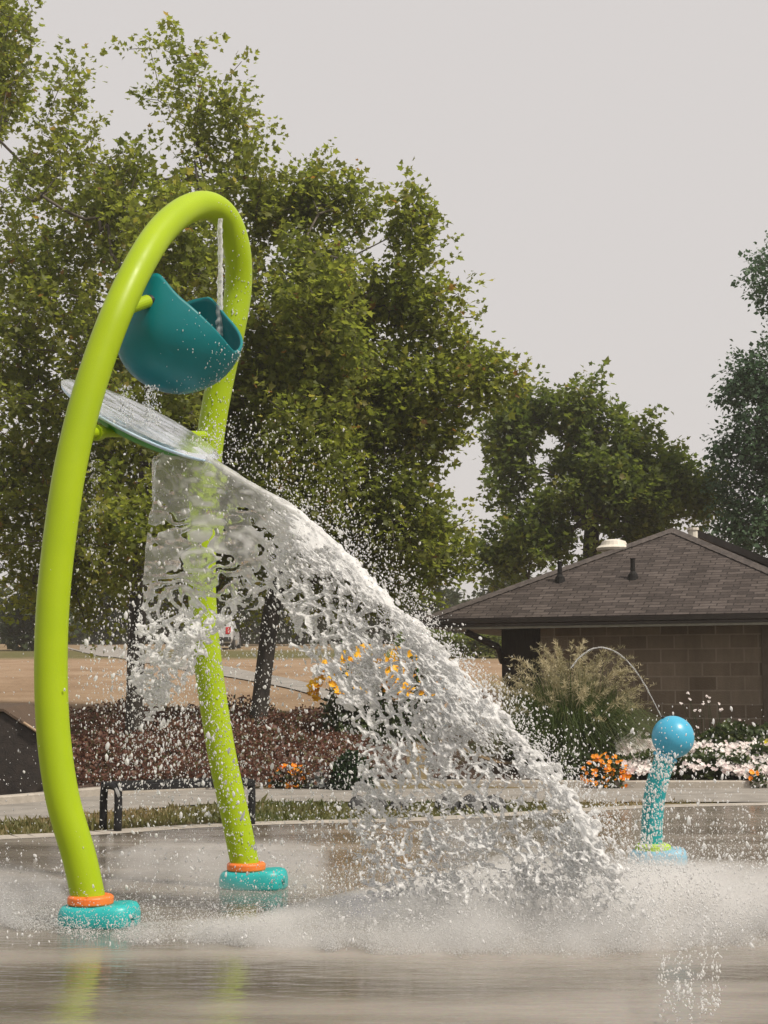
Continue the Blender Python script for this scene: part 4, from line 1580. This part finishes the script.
outline = np.array([(152, 458), (146, 480), (142, 505), (136, 545), (131, 590), (137, 640), (133, 690), (147, 724), (165, 700), (185, 668), (205, 648), (235, 618), (262, 598), (286, 610), (294, 650), (318, 668), (338, 690), (356, 730), (364, 762), (354, 790),
                    (354, 830), (362, 880), (392, 930), (430, 985), (655, 985), (655, 925), (640, 898), (615, 850), (595, 815), (565, 780), (535, 748), (505, 712), (470, 675), (440, 645), (410, 610), (370, 570), (335, 535), (300, 505), (255, 480), (215, 454), (190, 436)], float)
R_EDGE = np.array([(190, 440), (215, 458), (255, 480), (300, 505), (335, 535), (370, 570), (410, 610), (440, 645), (470, 675), (505, 712), (535, 748), (565, 780), (595, 815), (615, 850), (640, 898), (655, 940)], float)


def seg_dist(px, py, poly, closed=True):
    d = np.full(px.shape, 1e9)
    inside = np.zeros(px.shape, bool)
    n_ = len(poly)
    for i in range(n_ if closed else n_ - 1):
        x0, y0 = poly[i]; x1, y1 = poly[(i + 1) % n_]
        dx, dy = x1 - x0, y1 - y0
        t = np.clip(((px - x0) * dx + (py - y0) * dy) / (dx * dx + dy * dy), 0, 1)
        d = np.minimum(d, np.hypot(px - x0 - t * dx, py - y0 - t * dy))
        if closed:
            c_ = (y0 > py) != (y1 > py)
            inside ^= c_ & (px < (x1 - x0) * (py - y0) / (y1 - y0 + 1e-12) + x0)
    return np.where(inside, d, -d) if closed else d


OA, OB = P(156, 452, Yn + .58), P(200, 446, Yn + .62)
VMIN, VMAX, TMAX = -.45, 6.2, .70
nv, ntau, nn2 = 600, 640, 38


def flow(v, tau, n_):
    """position in the pour: v horizontal speed, tau time since the lip, n_ sideways in half widths"""
    k = np.clip(v / 5.0, 0, 1.1)
    h = v * tau
    ox = OA.x + (OB.x - OA.x) * k
    oy = OA.y + (OB.y - OA.y) * k
    oz = OA.z + (OB.z - OA.z) * k
    Wd = .10 + .62 * tau
    lat = n_ * Wd
    X = ox + PO.x * h + AX.x * lat
    Yy = oy + PO.y * h + AX.y * lat
    Z = oz - .50 * np.maximum(v, 0) * tau - 4.9 * tau ** 2 - .35 * tau * (np.clip(1 - v, 0, 1))
    return X, Yy, Z, Wd


vg = np.linspace(VMIN, VMAX, nv)
tg = np.linspace(0, TMAX, ntau)
VV, TT = np.meshgrid(vg, tg, indexing='ij')
X0, Y0, Z0, W0 = flow(VV, TT, 0.0)
grow = sstep(.12, .45, TT)
ng = np.linspace(-1, 1, nn2)
f = np.full((nv, ntau, nn2), -1.0, np.float32)
thick, wsum = [], []
# a front sheet, a back sheet and a ragged inner one
for li, (n0, mul, sd_) in enumerate([(.45, 1.0, 141), (-.40, .9, 242), (.02, .8, 343)]):
    Xl, Yl, Zl, _w = flow(VV, TT, n0 * .8)
    PX, PY = to_px(Xl, Yl, Zl)
    sdm = seg_dist(PX, PY, outline)
    re_d = seg_dist(PX, PY, R_EDGE, closed=False)
    m_ = sdm + (9 * vnoise(PX / 14, PY / 14, 0, sd_ + 1) + 5 * vnoise(PX / 6, PY / 6, 0, sd_ + 2)) * (.12 + grow) * (1 - .8 * (1 - sstep(235, 330, PX + .25 * (PY - 500))) * (1 - sstep(560, 610, PY))) - (3 if li else 0)
    inside = sstep(-1, 6, m_)
    glassy = (1 - sstep(235, 330, PX + .25 * (PY - 500))) * (1 - sstep(570, 640, PY))
    froth = 1 - glassy
    q_, s_ = PX * .74 - PY * .67, PX * .67 + PY * .74          # across and along the fall
    wq, ws = q_ + 5 * vnoise(q_ / 20, s_ / 20, 0, sd_ + 3), s_ + 5 * vnoise(q_ / 20, s_ / 20, 0, sd_ + 4)
    # large windows shared by the sheets, small cells of each sheet's own
    fa, fb = worley((PX + 7 * vnoise(PX / 22, PY / 22, 0, 110)) / 14, (PY + 7 * vnoise(PX / 22, PY / 22, 0, 111)) / 17, 3)
    win = sstep(.10, .36, fb - fa) * sstep(-.30, .10, vnoise(PX / 40, PY / 40, 0, 120)) * sstep(8, 45, re_d)
    fc, fd = worley(wq / 6.0, ws / 8.6, 5 + li)
    fe, fg = worley(wq / 2.9, ws / 4.4, 15 + li)
    lig1, lig2 = np.exp(-((fd - fc) / .13) ** 2), np.exp(-((fg - fe) / .15) ** 2)
    lace = (.35 + .65 * sstep(0, 34, re_d)) * sstep(.15, .30, TT)
    lace = np.maximum(lace, .8 * sstep(590, 640, PY) * (PX < 260)) * froth
    big = np.exp(-((fb - fa) / .10) ** 2) * sstep(22, 70, re_d)
    body = .012 + .011 * vnoise(wq / 7, ws / 18, 0, sd_ + 5) + .008 * vnoise(wq / 3.2, ws / 6, 0, sd_ + 6)
    lacy = (.0012, -.0035, -.007)[li] + .017 * lig1 + .011 * lig2 + .014 * big + .010 * vnoise(PX / 24, PY / 24, 0, sd_ + 7)
    glass_th = .007 + .003 * vnoise(PX / 25, PY / 8, 0, 131) + .002 * vnoise(PX / 7, PY / 5, 0, 132)
    rimv = np.exp(-((m_ - 4) / 3.0) ** 2)
    th = (body * (1 - lace) + lacy * lace) * froth + glass_th * glassy * (1 if li == 0 else 0) - (.02 * glassy if li else 0)
    th = th * mul - .05 * win * froth * lace + .010 * rimv
    th = th - .010 * sstep(875, 935, PY) - .0035 * sstep(740, 850, PY) * sstep(20, 70, re_d)
    th = np.where(m_ < 0, -.03, th * inside - .01 * (1 - inside))
    amp = (.05 + .16 * sstep(.1, .5, TT))
    cl = sstep(0, 30, re_d)
    cen = n0 * (.30 + .70 * cl) * sstep(0, .2, TT) + amp * vnoise(PX / 55, PY / 55, 0, sd_ + 8) + .45 * amp * froth * vnoise(wq / 14, ws / 20, 0, sd_ + 9) + .30 * amp * froth * vnoise(wq / 5, ws / 9, 0, sd_ + 10) + .26 * amp * froth * vnoise(wq / 2.2, ws / 3.4, 0, sd_ + 15) \
        + glassy * sstep(.04, .2, TT) * (.06 * vnoise(PX / 22, PY / 14, 0, sd_ + 11) + .012 * vnoise(PX / 7, PY / 5, 0, sd_ + 12))
    f = np.maximum(f, (th[:, :, None] - np.abs(ng[None, None, :] - cen[:, :, None]) * W0[:, :, None]).astype(np.float32))
    fo_l = np.clip(froth * (.24 + .95 * np.maximum(np.maximum(lig1, .8 * lig2), big) * lace + .75 * (1 - lace)) + .55 * rimv + .22 * vnoise(wq / 3, ws / 5, 0, sd_ + 13) + .16 * vnoise(PX / 18, PY / 18, 0, sd_ + 14), 0, 1)
    fo_l = fo_l + glassy * (.16 + .6 * sstep(.15, .7, vnoise(PX / 13, PY / 6, 0, 175)))
    thick.append((n0, fo_l))
    if li == 0:
        froth0, re0 = froth, re_d
# bubbly break-up in depth
px3 = (PX / 5.5)[:, :, None]; py3 = (PY / 5.5)[:, :, None]
zz3 = (ng[None, None, :] * W0[:, :, None] * 34)
f = f + (.010 * froth0 * grow)[:, :, None] * vnoise(px3, py3, zz3, 160)
f[:, :, 0] = f[:, :, -1] = -.05
f[0] = f[-1] = -.05
f[:, 0] = -.05; f[:, -1] = -.05
f = np.where((Z0 < .0)[:, :, None], -.05, f).astype(np.float32)
f = np.clip(f, -.05, .05)
import openvdb
grid = openvdb.FloatGrid(background=-.05)
grid.copyFromArray(np.ascontiguousarray(-f))
grid.background = .05
res = grid.convertToPolygons(0.0, 0.0)
pv_, tr_, qd_ = (res if len(res) == 3 else (res[0], np.zeros((0, 3), int), res[1]))
gi = np.clip(pv_[:, 0], 0, nv - 1); gj = np.clip(pv_[:, 1], 0, ntau - 1); gk = np.clip(pv_[:, 2], 0, nn2 - 1)
vv_ = VMIN + gi / (nv - 1) * (VMAX - VMIN)
tt_ = gj / (ntau - 1) * TMAX
nv_ = -1 + 2 * gk / (nn2 - 1)
X1, Y1, Z1, _ = flow(vv_, tt_, nv_)
ii, jj = np.round(gi).astype(int), np.round(gj).astype(int)
lay_n = np.array([t_[0] for t_ in thick])
pick = np.argmin(np.abs(nv_[:, None] - lay_n[None, :]), 1)
fo = np.clip(np.stack([t_[1] for t_ in thick])[pick, ii, jj], 0, 1)
keepz = Z1 > .02
loops_ = np.concatenate([tr_.ravel(), qd_.ravel()]).astype(int)
sizes_ = np.concatenate([np.full(len(tr_), 3), np.full(len(qd_), 4)])
print('WATER', len(pv_), len(qd_))
wroot = thing('water_cascade', 'sheet of white frothy water pouring from the tipped bucket onto the pad', 'water', (OA.x, OA.y, 0))
wroot['kind'] = 'stuff'
np_mesh('falling_sheet', np.stack([X1, Y1, np.maximum(Z1, .015)], -1), loops_, sizes_, M['water'], wroot, smooth=True, attrs={'foam': fo})

# film of water running over the plate
na, nr_ = 96, 34
V, fo_ = [], []
for j in range(nr_ + 1):
    s_ = j / nr_ * 1.015
    for i in range(na):
        a = 2 * math.pi * i / na
        lx, ly = PL * s_ * math.cos(a), PW * s_ * math.sin(a)
        hgt = .013 + .004 * float(vnoise(lx * 6, ly * 26, 0, 180)) + .018 * max(0, lx + .1) + .0015 * float(vnoise(lx * 22, ly * 60, 0, 181))
        V.append(K + d1 * lx + d2 * ly + nn_ * max(.011, hgt if s_ < .985 else .006))
        fo_.append(np.clip(.28 + .22 * float(vnoise(lx * 3, ly * 20, 0, 182)), 0, 1))
Fc = [(j * na + i, j * na + (i + 1) % na, (j + 1) * na + (i + 1) % na, (j + 1) * na + i) for j in range(nr_) for i in range(na)]
np_mesh('plate_film', np.array([tuple(v) for v in V]), np.array(Fc), np.full(len(Fc), 4), M['water'], wroot, smooth=True, attrs={'foam': np.array(fo_) * .5})


def rope(pts_, r0, r1, wob, seed, sides=10):
    """a twisting stream of water: tube of noisy radius"""
    V, n_ = [], len(pts_)
    for i, p_ in enumerate(pts_):
        d = (pts_[min(i + 1, n_ - 1)] - pts_[max(i - 1, 0)]).normalized()
        u_ = d.orthogonal().normalized(); w_ = d.cross(u_)
        for k in range(sides):
            a = 2 * math.pi * k / sides
            q_ = i * .55
            rad_ = (r0 + (r1 - r0) * i / n_) * (1 + wob * float(vnoise(q_, math.cos(a) * 1.3, math.sin(a) * 1.3 + q_ * .3, seed)))
            V.append(p_ + (u_ * math.cos(a) + w_ * math.sin(a)) * rad_)
    Fc = [(i * sides + k, i * sides + (k + 1) % sides, (i + 1) * sides + (k + 1) % sides, (i + 1) * sides + k) for i in range(n_ - 1) for k in range(sides)]
    Fc += [tuple(reversed(range(sides))), tuple((n_ - 1) * sides + k for k in range(sides))]
    return V, Fc


Ys = Yn + .95
st_ = [P(220.5, 219, Ys).lerp(P(219.5, 348, Ys), t) for t in np.linspace(0, 1, 60)]
V, Fc = rope(st_, .014, .021, .55, 190)
fs = mesh('filling_stream', V, Fc, M['water'], None, smooth=True)
at = fs.data.attributes.new('foam', 'FLOAT', 'POINT')
at.data.foreach_set('value', np.clip(.6 + .5 * vnoise(np.arange(len(V)) / 7, 0, 0, 191), 0, 1).astype(np.float32))
tag(fs, 'thin stream of water falling from the arch top into the bucket', 'water stream', kind='stuff')
arc = spline([P(x_, y_, Yj) for x_, y_ in [(662, 718), (651, 696), (638, 674), (622, 656), (606, 648), (592, 649), (580, 657), (571, 668)]], 90)
V, Fc = rope(arc, .0030, .0050, .8, 192, 7)
js = mesh('jet_stream', V, Fc, M['water'], None, smooth=True)
at = js.data.attributes.new('foam', 'FLOAT', 'POINT')
at.data.foreach_set('value', np.full(len(V), .35, np.float32))
tag(js, 'thin arc of water squirting from the blue ball', 'water jet', kind='stuff')

# droplets ----------------------------------------------------------
ICO = bmesh.new()
bmesh.ops.create_icosphere(ICO, subdivisions=1, radius=1.0)
ICO_V = np.array([tuple(v.co) for v in ICO.verts]); ICO_F = np.array([[v.index for v in f_.verts] for f_ in ICO.faces])
ICO.free()
TET_V = np.array([[1, 1, 1], [1, -1, -1], [-1, 1, -1], [-1, -1, 1]]) / math.sqrt(3); TET_F = np.array([[0, 1, 2], [0, 3, 1], [0, 2, 3], [1, 3, 2]])


def drops(name, pos, rad, mat, BV=ICO_V, BF=ICO_F, stretch=None, rnd=None, smooth=True):
    n_ = len(pos)
    V = BV[None] * rad[:, None, None]
    if rnd is not None:
        V = V * (1 + .13 * rnd.normal(size=(n_, len(BV), 1)))
    if stretch is not None:
        d = stretch / (np.linalg.norm(stretch, axis=1, keepdims=True) + 1e-9)
        k = np.sum(V * d[:, None, :], 2, keepdims=True)
        V = V + d[:, None, :] * k * (.3 + 1.3 * np.random.default_rng(8).random((n_, 1, 1)))
    V = V + pos[:, None, :]
    Fx = BF[None] + (np.arange(n_) * len(BV))[:, None, None]
    return np_mesh(name, V.reshape(-1, 3), Fx.reshape(-1), np.full(n_ * len(BF), 3), mat, None, smooth=smooth)


r = np.random.default_rng(300)
PD, PRd, PSt = [], [], []


def put(pos, rad, st=None):
    PD.append(pos); PRd.append(rad); PSt.append(np.tile([0, 0, 1.0], (len(pos), 1)) + r.normal(size=(len(pos), 3)) * .4 if st is None else st)


def lognorm(n_, med, sg, mx=.012):
    return np.minimum(med * np.exp(r.normal(size=n_) * sg), mx)


# thrown off the sheet
n_ = 24000
v_ = r.uniform(-.5, 5.9, n_); t_ = TMAX * r.random(n_) ** .55 * .95
X_, Y_, Z_, W_ = flow(v_, t_, r.normal(size=n_) * .8)
pos = np.stack([X_, Y_, Z_], -1) + r.normal(size=(n_, 3)) * (.02 + .20 * t_[:, None])
pxx, pyy = to_px(pos[:, 0], pos[:, 1], pos[:, 2])
sd_ = seg_dist(pxx, pyy, outline)
k = (r.random(n_) < np.exp(-np.maximum(-sd_, 0) / 28)) & (pos[:, 2] > .02) & ((pxx > 265) | (pyy > 610) | (r.random(n_) < .12)) & ((pxx > 300) | (pos[:, 1] > 7.75))
vel = np.stack([PO.x * v_, PO.y * v_, -.5 * v_ - 9.8 * t_], -1) + r.normal(size=(n_, 3)) * .8
put(pos[k], lognorm(k.sum(), .0023, .55), vel[k])
# in the gap and under the left curtain
n_ = 5200
cx_px = r.choice(4, n_, p=[.38, .24, .22, .16])
cen = np.array([(165, 735), (250, 760), (120, 690), (330, 790)])[cx_px]; sg = np.array([(36, 60), (38, 60), (36, 60), (40, 70)])[cx_px]
pp_ = cen + r.normal(size=(n_, 2)) * sg
Yr = np.maximum(8.25 + r.normal(size=n_) * .4, 7.8)
pos = np.array([list(P(a, b_, y_)) for (a, b_), y_ in zip(pp_, Yr)])
k = pos[:, 2] > .02
put(pos[k], lognorm(k.sum(), .0021, .6))
# fine spray above the sheet and by the bucket
n_ = 3800
t_ = r.random(n_)
i_ = np.minimum((t_ * (len(R_EDGE) - 1)).astype(int), len(R_EDGE) - 2)
fr_ = t_ * (len(R_EDGE) - 1) - i_
e_ = R_EDGE[i_] * (1 - fr_[:, None]) + R_EDGE[i_ + 1] * fr_[:, None]
offp = np.abs(r.normal(size=n_)) * np.interp(e_[:, 0], [190, 260, 330, 450, 640], [22, 40, 26, 8, 20])
pp_ = e_ + np.stack([offp * .55, -offp * .85], -1)
pos = np.array([list(P(a, b_, y_)) for (a, b_), y_ in zip(pp_, 7.9 + r.normal(size=n_) * .3 - (pp_[:, 0] - 200) * .0015)])
put(pos, lognorm(n_, .0021, .4, .006))
# droplets over the whole left half
n_ = 2600
pp_ = np.stack([r.uniform(-20, 420, n_), 420 + 480 * r.random(n_) ** .75], -1)
pos = np.array([list(P(a, b_, y_)) for (a, b_), y_ in zip(pp_, r.uniform(7.7, 9.8, n_))])
k = pos[:, 2] > .02
put(pos[k], lognorm(k.sum(), .0022, .45))
# drips from the bucket and plate
n_ = 700
pp_ = np.stack([r.choice([124, 130, 147, 150, 155, 92, 94], n_) + r.normal(size=n_) * 3, 385 + r.random(n_) * 40], -1)
pp_[:, 1] = np.where(pp_[:, 0] < 105, 450 + r.random(n_) * 110, pp_[:, 1])
pos = np.array([list(P(a, b_, y_)) for (a, b_), y_ in zip(pp_, Yn + .5 + r.normal(size=n_) * .1)])
put(pos, lognorm(n_, .0024, .35, .006))
# beads on the far leg, the bucket and the post
n_ = 900
t_ = r.random(n_)
sp_arch = np.array([tuple(p_) for p_ in spline(arch, 400)])
i_ = (200 + t_ ** .9 * 198).astype(int)
pos = sp_arch[i_] + np.stack([r.uniform(-1, 1, n_), np.zeros(n_), np.zeros(n_)], -1) * TR * .95
pos[:, 1] -= np.sqrt(np.maximum(0, TR ** 2 - (pos[:, 0] - sp_arch[i_, 0]) ** 2)) + .003
pos[:, 2] += r.normal(size=n_) * .01
put(pos, lognorm(n_, .0024, .4, .006))
n_ = 520
sp_post = np.array([tuple(p_) for p_ in spline(pp, 60)])
i_ = (r.random(n_) * 54).astype(int)
pos = sp_post[i_] + np.stack([r.uniform(-1.05, 1.05, n_) * .074, np.full(n_, -.02) - .25 * r.random(n_), np.zeros(n_)], -1)
pos[:, 1] -= .06
ky = (pos[:, 1] / Yj)
pos[:, 0] *= ky
pos[:, 2] = EYE + (pos[:, 2] - EYE) * ky
put(pos, lognorm(n_, .0038, .45, .009))
# falling columns of drops in front at the right
n_ = 1100
cx_ = r.choice([664, 677, 690, 703, 716], n_)
pp_ = np.stack([cx_ + r.normal(size=n_) * 3.0, 845 + 180 * r.random(n_)], -1)
pos = np.array([list(P(a, b_, y_)) for (a, b_), y_ in zip(pp_, np.where(pp_[:, 1] < 880, 7.2, 5.6) + r.normal(size=n_) * .15)])
k = pos[:, 2] > .02
put(pos[k], lognorm(k.sum(), .0021, .4))
# beads on the bucket
bv = np.array([tuple(v) for v in V_bucket])
bi = r.integers(0, len(bv), 900)
pos = bv[bi] + r.normal(size=(900, 3)) * .004
cb = np.array(tuple(BC))
do = pos - cb
do /= np.linalg.norm(do, axis=1, keepdims=True)
pos = pos + do * .003
k = (do[:, 1] < .1) & (r.random(900) < np.clip(.25 + .9 * do[:, 0], 0, 1))
put(pos[k], lognorm(k.sum(), .0021, .35, .005))
# drops round the post and over the right half
n_ = 1500
pp_ = np.stack([r.uniform(560, 780, n_), 700 + 170 * r.random(n_) ** .6], -1)
pos = np.array([list(P(a, b_, y_)) for (a, b_), y_ in zip(pp_, r.uniform(7.5, 10.5, n_))])
k = pos[:, 2] > .02
put(pos[k], lognorm(k.sum(), .0026, .5))
# splash crown low over the pad
n_ = 7000
gx, gy = r.uniform(-30, 800, n_), 860 + 95 * r.random(n_)
g_ = np.array([list(G(a, b_)) for a, b_ in zip(gx, gy)])
wgt = np.interp(gx, [-30, 100, 250, 350, 500, 640, 800], [.3, .3, .35, .8, 1, 1, .7])
g_[:, 2] = .02 + r.exponential(.10, n_) * (.4 + wgt)
k = r.random(n_) < wgt
put(g_[k], lognorm(k.sum(), .0028, .5))
pos = np.concatenate(PD); rad_ = np.concatenate(PRd); stv = np.concatenate(PSt)
print('DROPS', len(pos))
tag(drops('water_spray', pos, rad_, M['drop'], stretch=stv, rnd=r), 'countless bright droplets flying round the falling water', 'water spray', kind='stuff')

# mist boiling up along the pad
n_ = 230000
gx = r.uniform(-60, 830, n_)
front = np.interp(gx, [-60, 0, 80, 160, 330, 450, 560, 660, 768, 830], [930, 930, 946, 950, 956, 962, 964, 955, 948, 945]) + 4 * vnoise(gx / 22, 0, 0, 201)
dep = r.exponential(1.0, n_)
gy = front - 1 - np.minimum(dep, 4) * np.interp(gx, [-60, 100, 300, 420, 560, 700, 830], [9, 9, 14, 26, 34, 30, 26])
dens = np.interp(gx, [-60, 40, 120, 200, 300, 400, 520, 640, 768, 830], [.5, .55, .30, .5, .6, .9, 1, 1, .85, .8]) * (.55 + .45 * vnoise(gx / 35, gy / 9, 0, 202))
k = r.random(n_) < dens
gx, gy = gx[k], gy[k]
d_x = (gx - 384) / F; d_y = (512 - gy) / F
dz = sP + d_y * cP; dyy = cP - d_y * sP
t_ = -EYE / dz
pos = np.stack([d_x * t_, dyy * t_, .02 + r.exponential(.055, len(gx)) * (.4 + .8 * np.interp(gx, [0, 250, 420, 640, 800], [.5, .5, 1, 1.3, .9]))], -1)
rad_ = .0026 * np.exp(r.normal(size=len(pos)) * .35)
print('MIST', len(pos))
tag(drops('water_mist', pos, rad_, M['mist'], TET_V, TET_F, rnd=None, smooth=False), 'low white mist of spray boiling along the wet pad', 'mist', kind='stuff')

# the airborne spray itself: a low bank of fog lying on the pad, thinning upward
def fog_mat(DENS, ZTOP):
  m = bpy.data.materials.new('spray_fog')
  m.use_nodes = True
  nt = m.node_tree
  nt.nodes.remove(nt.nodes['Principled BSDF'])
  pv = N(nt, 'ShaderNodeVolumePrincipled')
  pv.inputs['Color'].default_value = (.97, .965, .96, 1)
  pv.inputs['Anisotropy'].default_value = .2
  tc = N(nt, 'ShaderNodeTexCoord')
  nz = N(nt, 'ShaderNodeTexNoise', Scale=2.6, Detail=3.0)
  nt.links.new(tc.outputs['Object'], nz.inputs['Vector'])
  mr = N(nt, 'ShaderNodeMapRange')
  mr.inputs['From Min'].default_value = .36
  mr.inputs['From Max'].default_value = .66
  nt.links.new(nz.outputs['Fac'], mr.inputs['Value'])
  sx = N(nt, 'ShaderNodeSeparateXYZ')
  nt.links.new(tc.outputs['Object'], sx.inputs[0])
  hm = N(nt, 'ShaderNodeMapRange')
  hm.inputs['From Min'].default_value = .02
  hm.inputs['From Max'].default_value = ZTOP
  hm.inputs['To Min'].default_value = 1
  hm.inputs['To Max'].default_value = 0
  nt.links.new(sx.outputs['Z'], hm.inputs['Value'])
  m1 = N(nt, 'ShaderNodeMath', operation='MULTIPLY')
  nt.links.new(mr.outputs[0], m1.inputs[0]); nt.links.new(hm.outputs[0], m1.inputs[1])
  m2 = N(nt, 'ShaderNodeMath', operation='MULTIPLY')
  m2.inputs[1].default_value = DENS
  nt.links.new(m1.outputs[0], m2.inputs[0])
  nt.links.new(m2.outputs[0], pv.inputs['Density'])
  nt.links.new(pv.outputs[0], nt.nodes['Material Output'].inputs['Volume'])

  return m



def fog_bank(name, label, xs_, front_, back_, hgt, dens=7.5, ztop=.30, endp=.35):
    nxx, nyy = len(xs_), 22
    top_, bot_ = [], []
    for i, x_ in enumerate(xs_):
        a_, b_ = G(x_, front_[i]), G(x_, back_[i])
        for j in range(nyy):
            t = j / (nyy - 1)
            q_ = a_.lerp(b_, t)
            prof_ = min(1, math.sin(math.pi * min(max(t, 0), 1)) * 1.5) * math.sin(math.pi * i / (nxx - 1)) ** endp
            h_ = hgt[i] * prof_ * (1 + .35 * float(vnoise(q_.x * 2.2, q_.y * 2.2, 0, 211)))
            top_.append((q_.x, q_.y, .028 + h_)); bot_.append((q_.x, q_.y, .024))
    o_ = nxx * nyy
    Fc = []
    for i in range(nxx - 1):
        for j in range(nyy - 1):
            k = i * nyy + j
            Fc.append((k, k + nyy, k + nyy + 1, k + 1))
            Fc.append((o_ + k, o_ + k + 1, o_ + k + nyy + 1, o_ + k + nyy))
    for i in range(nxx - 1):
        for j in (0, nyy - 1):
            k = i * nyy + j
            q_ = (k, o_ + k, o_ + k + nyy, k + nyy)
            Fc.append(q_ if j == 0 else tuple(reversed(q_)))
    for j in range(nyy - 1):
        for i in (0, nxx - 1):
            k = i * nyy + j
            q_ = (k, k + 1, o_ + k + 1, o_ + k)
            Fc.append(q_ if i == 0 else tuple(reversed(q_)))
    return tag(mesh(name, top_ + bot_, Fc, fog_mat(dens, ztop), smooth=False), label, 'mist', kind='stuff')


xs_ = np.linspace(110, 1010, 48)
fog_bank('spray_mist', 'white bank of spray fog where the water hits the pad', xs_, np.interp(xs_, [110, 200, 330, 450, 560, 660, 860], [946, 955, 960, 965, 966, 958, 948]), np.interp(xs_, [110, 250, 380, 520, 640, 860], [928, 925, 895, 876, 888, 882]),
         np.interp(xs_, [110, 250, 380, 480, 620, 700, 860, 1010], [.07, .11, .17, .22, .24, .19, .17, .05]), endp=.7)
xs_ = np.linspace(105, 330, 20)
fog_bank('spray_mist', 'thin drift of spray fog on the pad between the arch feet', xs_, np.full(20, 900), np.full(20, 850), np.full(20, .24), 2.2, .17, 1.0)
xs_ = np.linspace(-110, 70, 16)
fog_bank('spray_mist', 'thin drift of spray fog on the pad left of the near arch foot', xs_, np.full(16, 936), np.full(16, 884), np.full(16, .24), 3.2, .20, .8)


# wildfire-smoke haze over the whole place
m = bpy.data.materials.new('smoke_haze')
m.use_nodes = True
nt = m.node_tree
nt.nodes.remove(nt.nodes['Principled BSDF'])
pv = N(nt, 'ShaderNodeVolumePrincipled')
pv.inputs['Color'].default_value = (.97, .95, .92, 1)
pv.inputs['Density'].default_value = .0010
pv.inputs['Anisotropy'].default_value = .3
nt.links.new(pv.outputs[0], nt.nodes['Material Output'].inputs['Volume'])
mb = MB()
mb.frame_box((-325, -65, -1.4), (1, 0, 0), (0, 1, 0), ez, 650, 770, 16.5)
tag(mb.build('haze', m), kind='stuff')
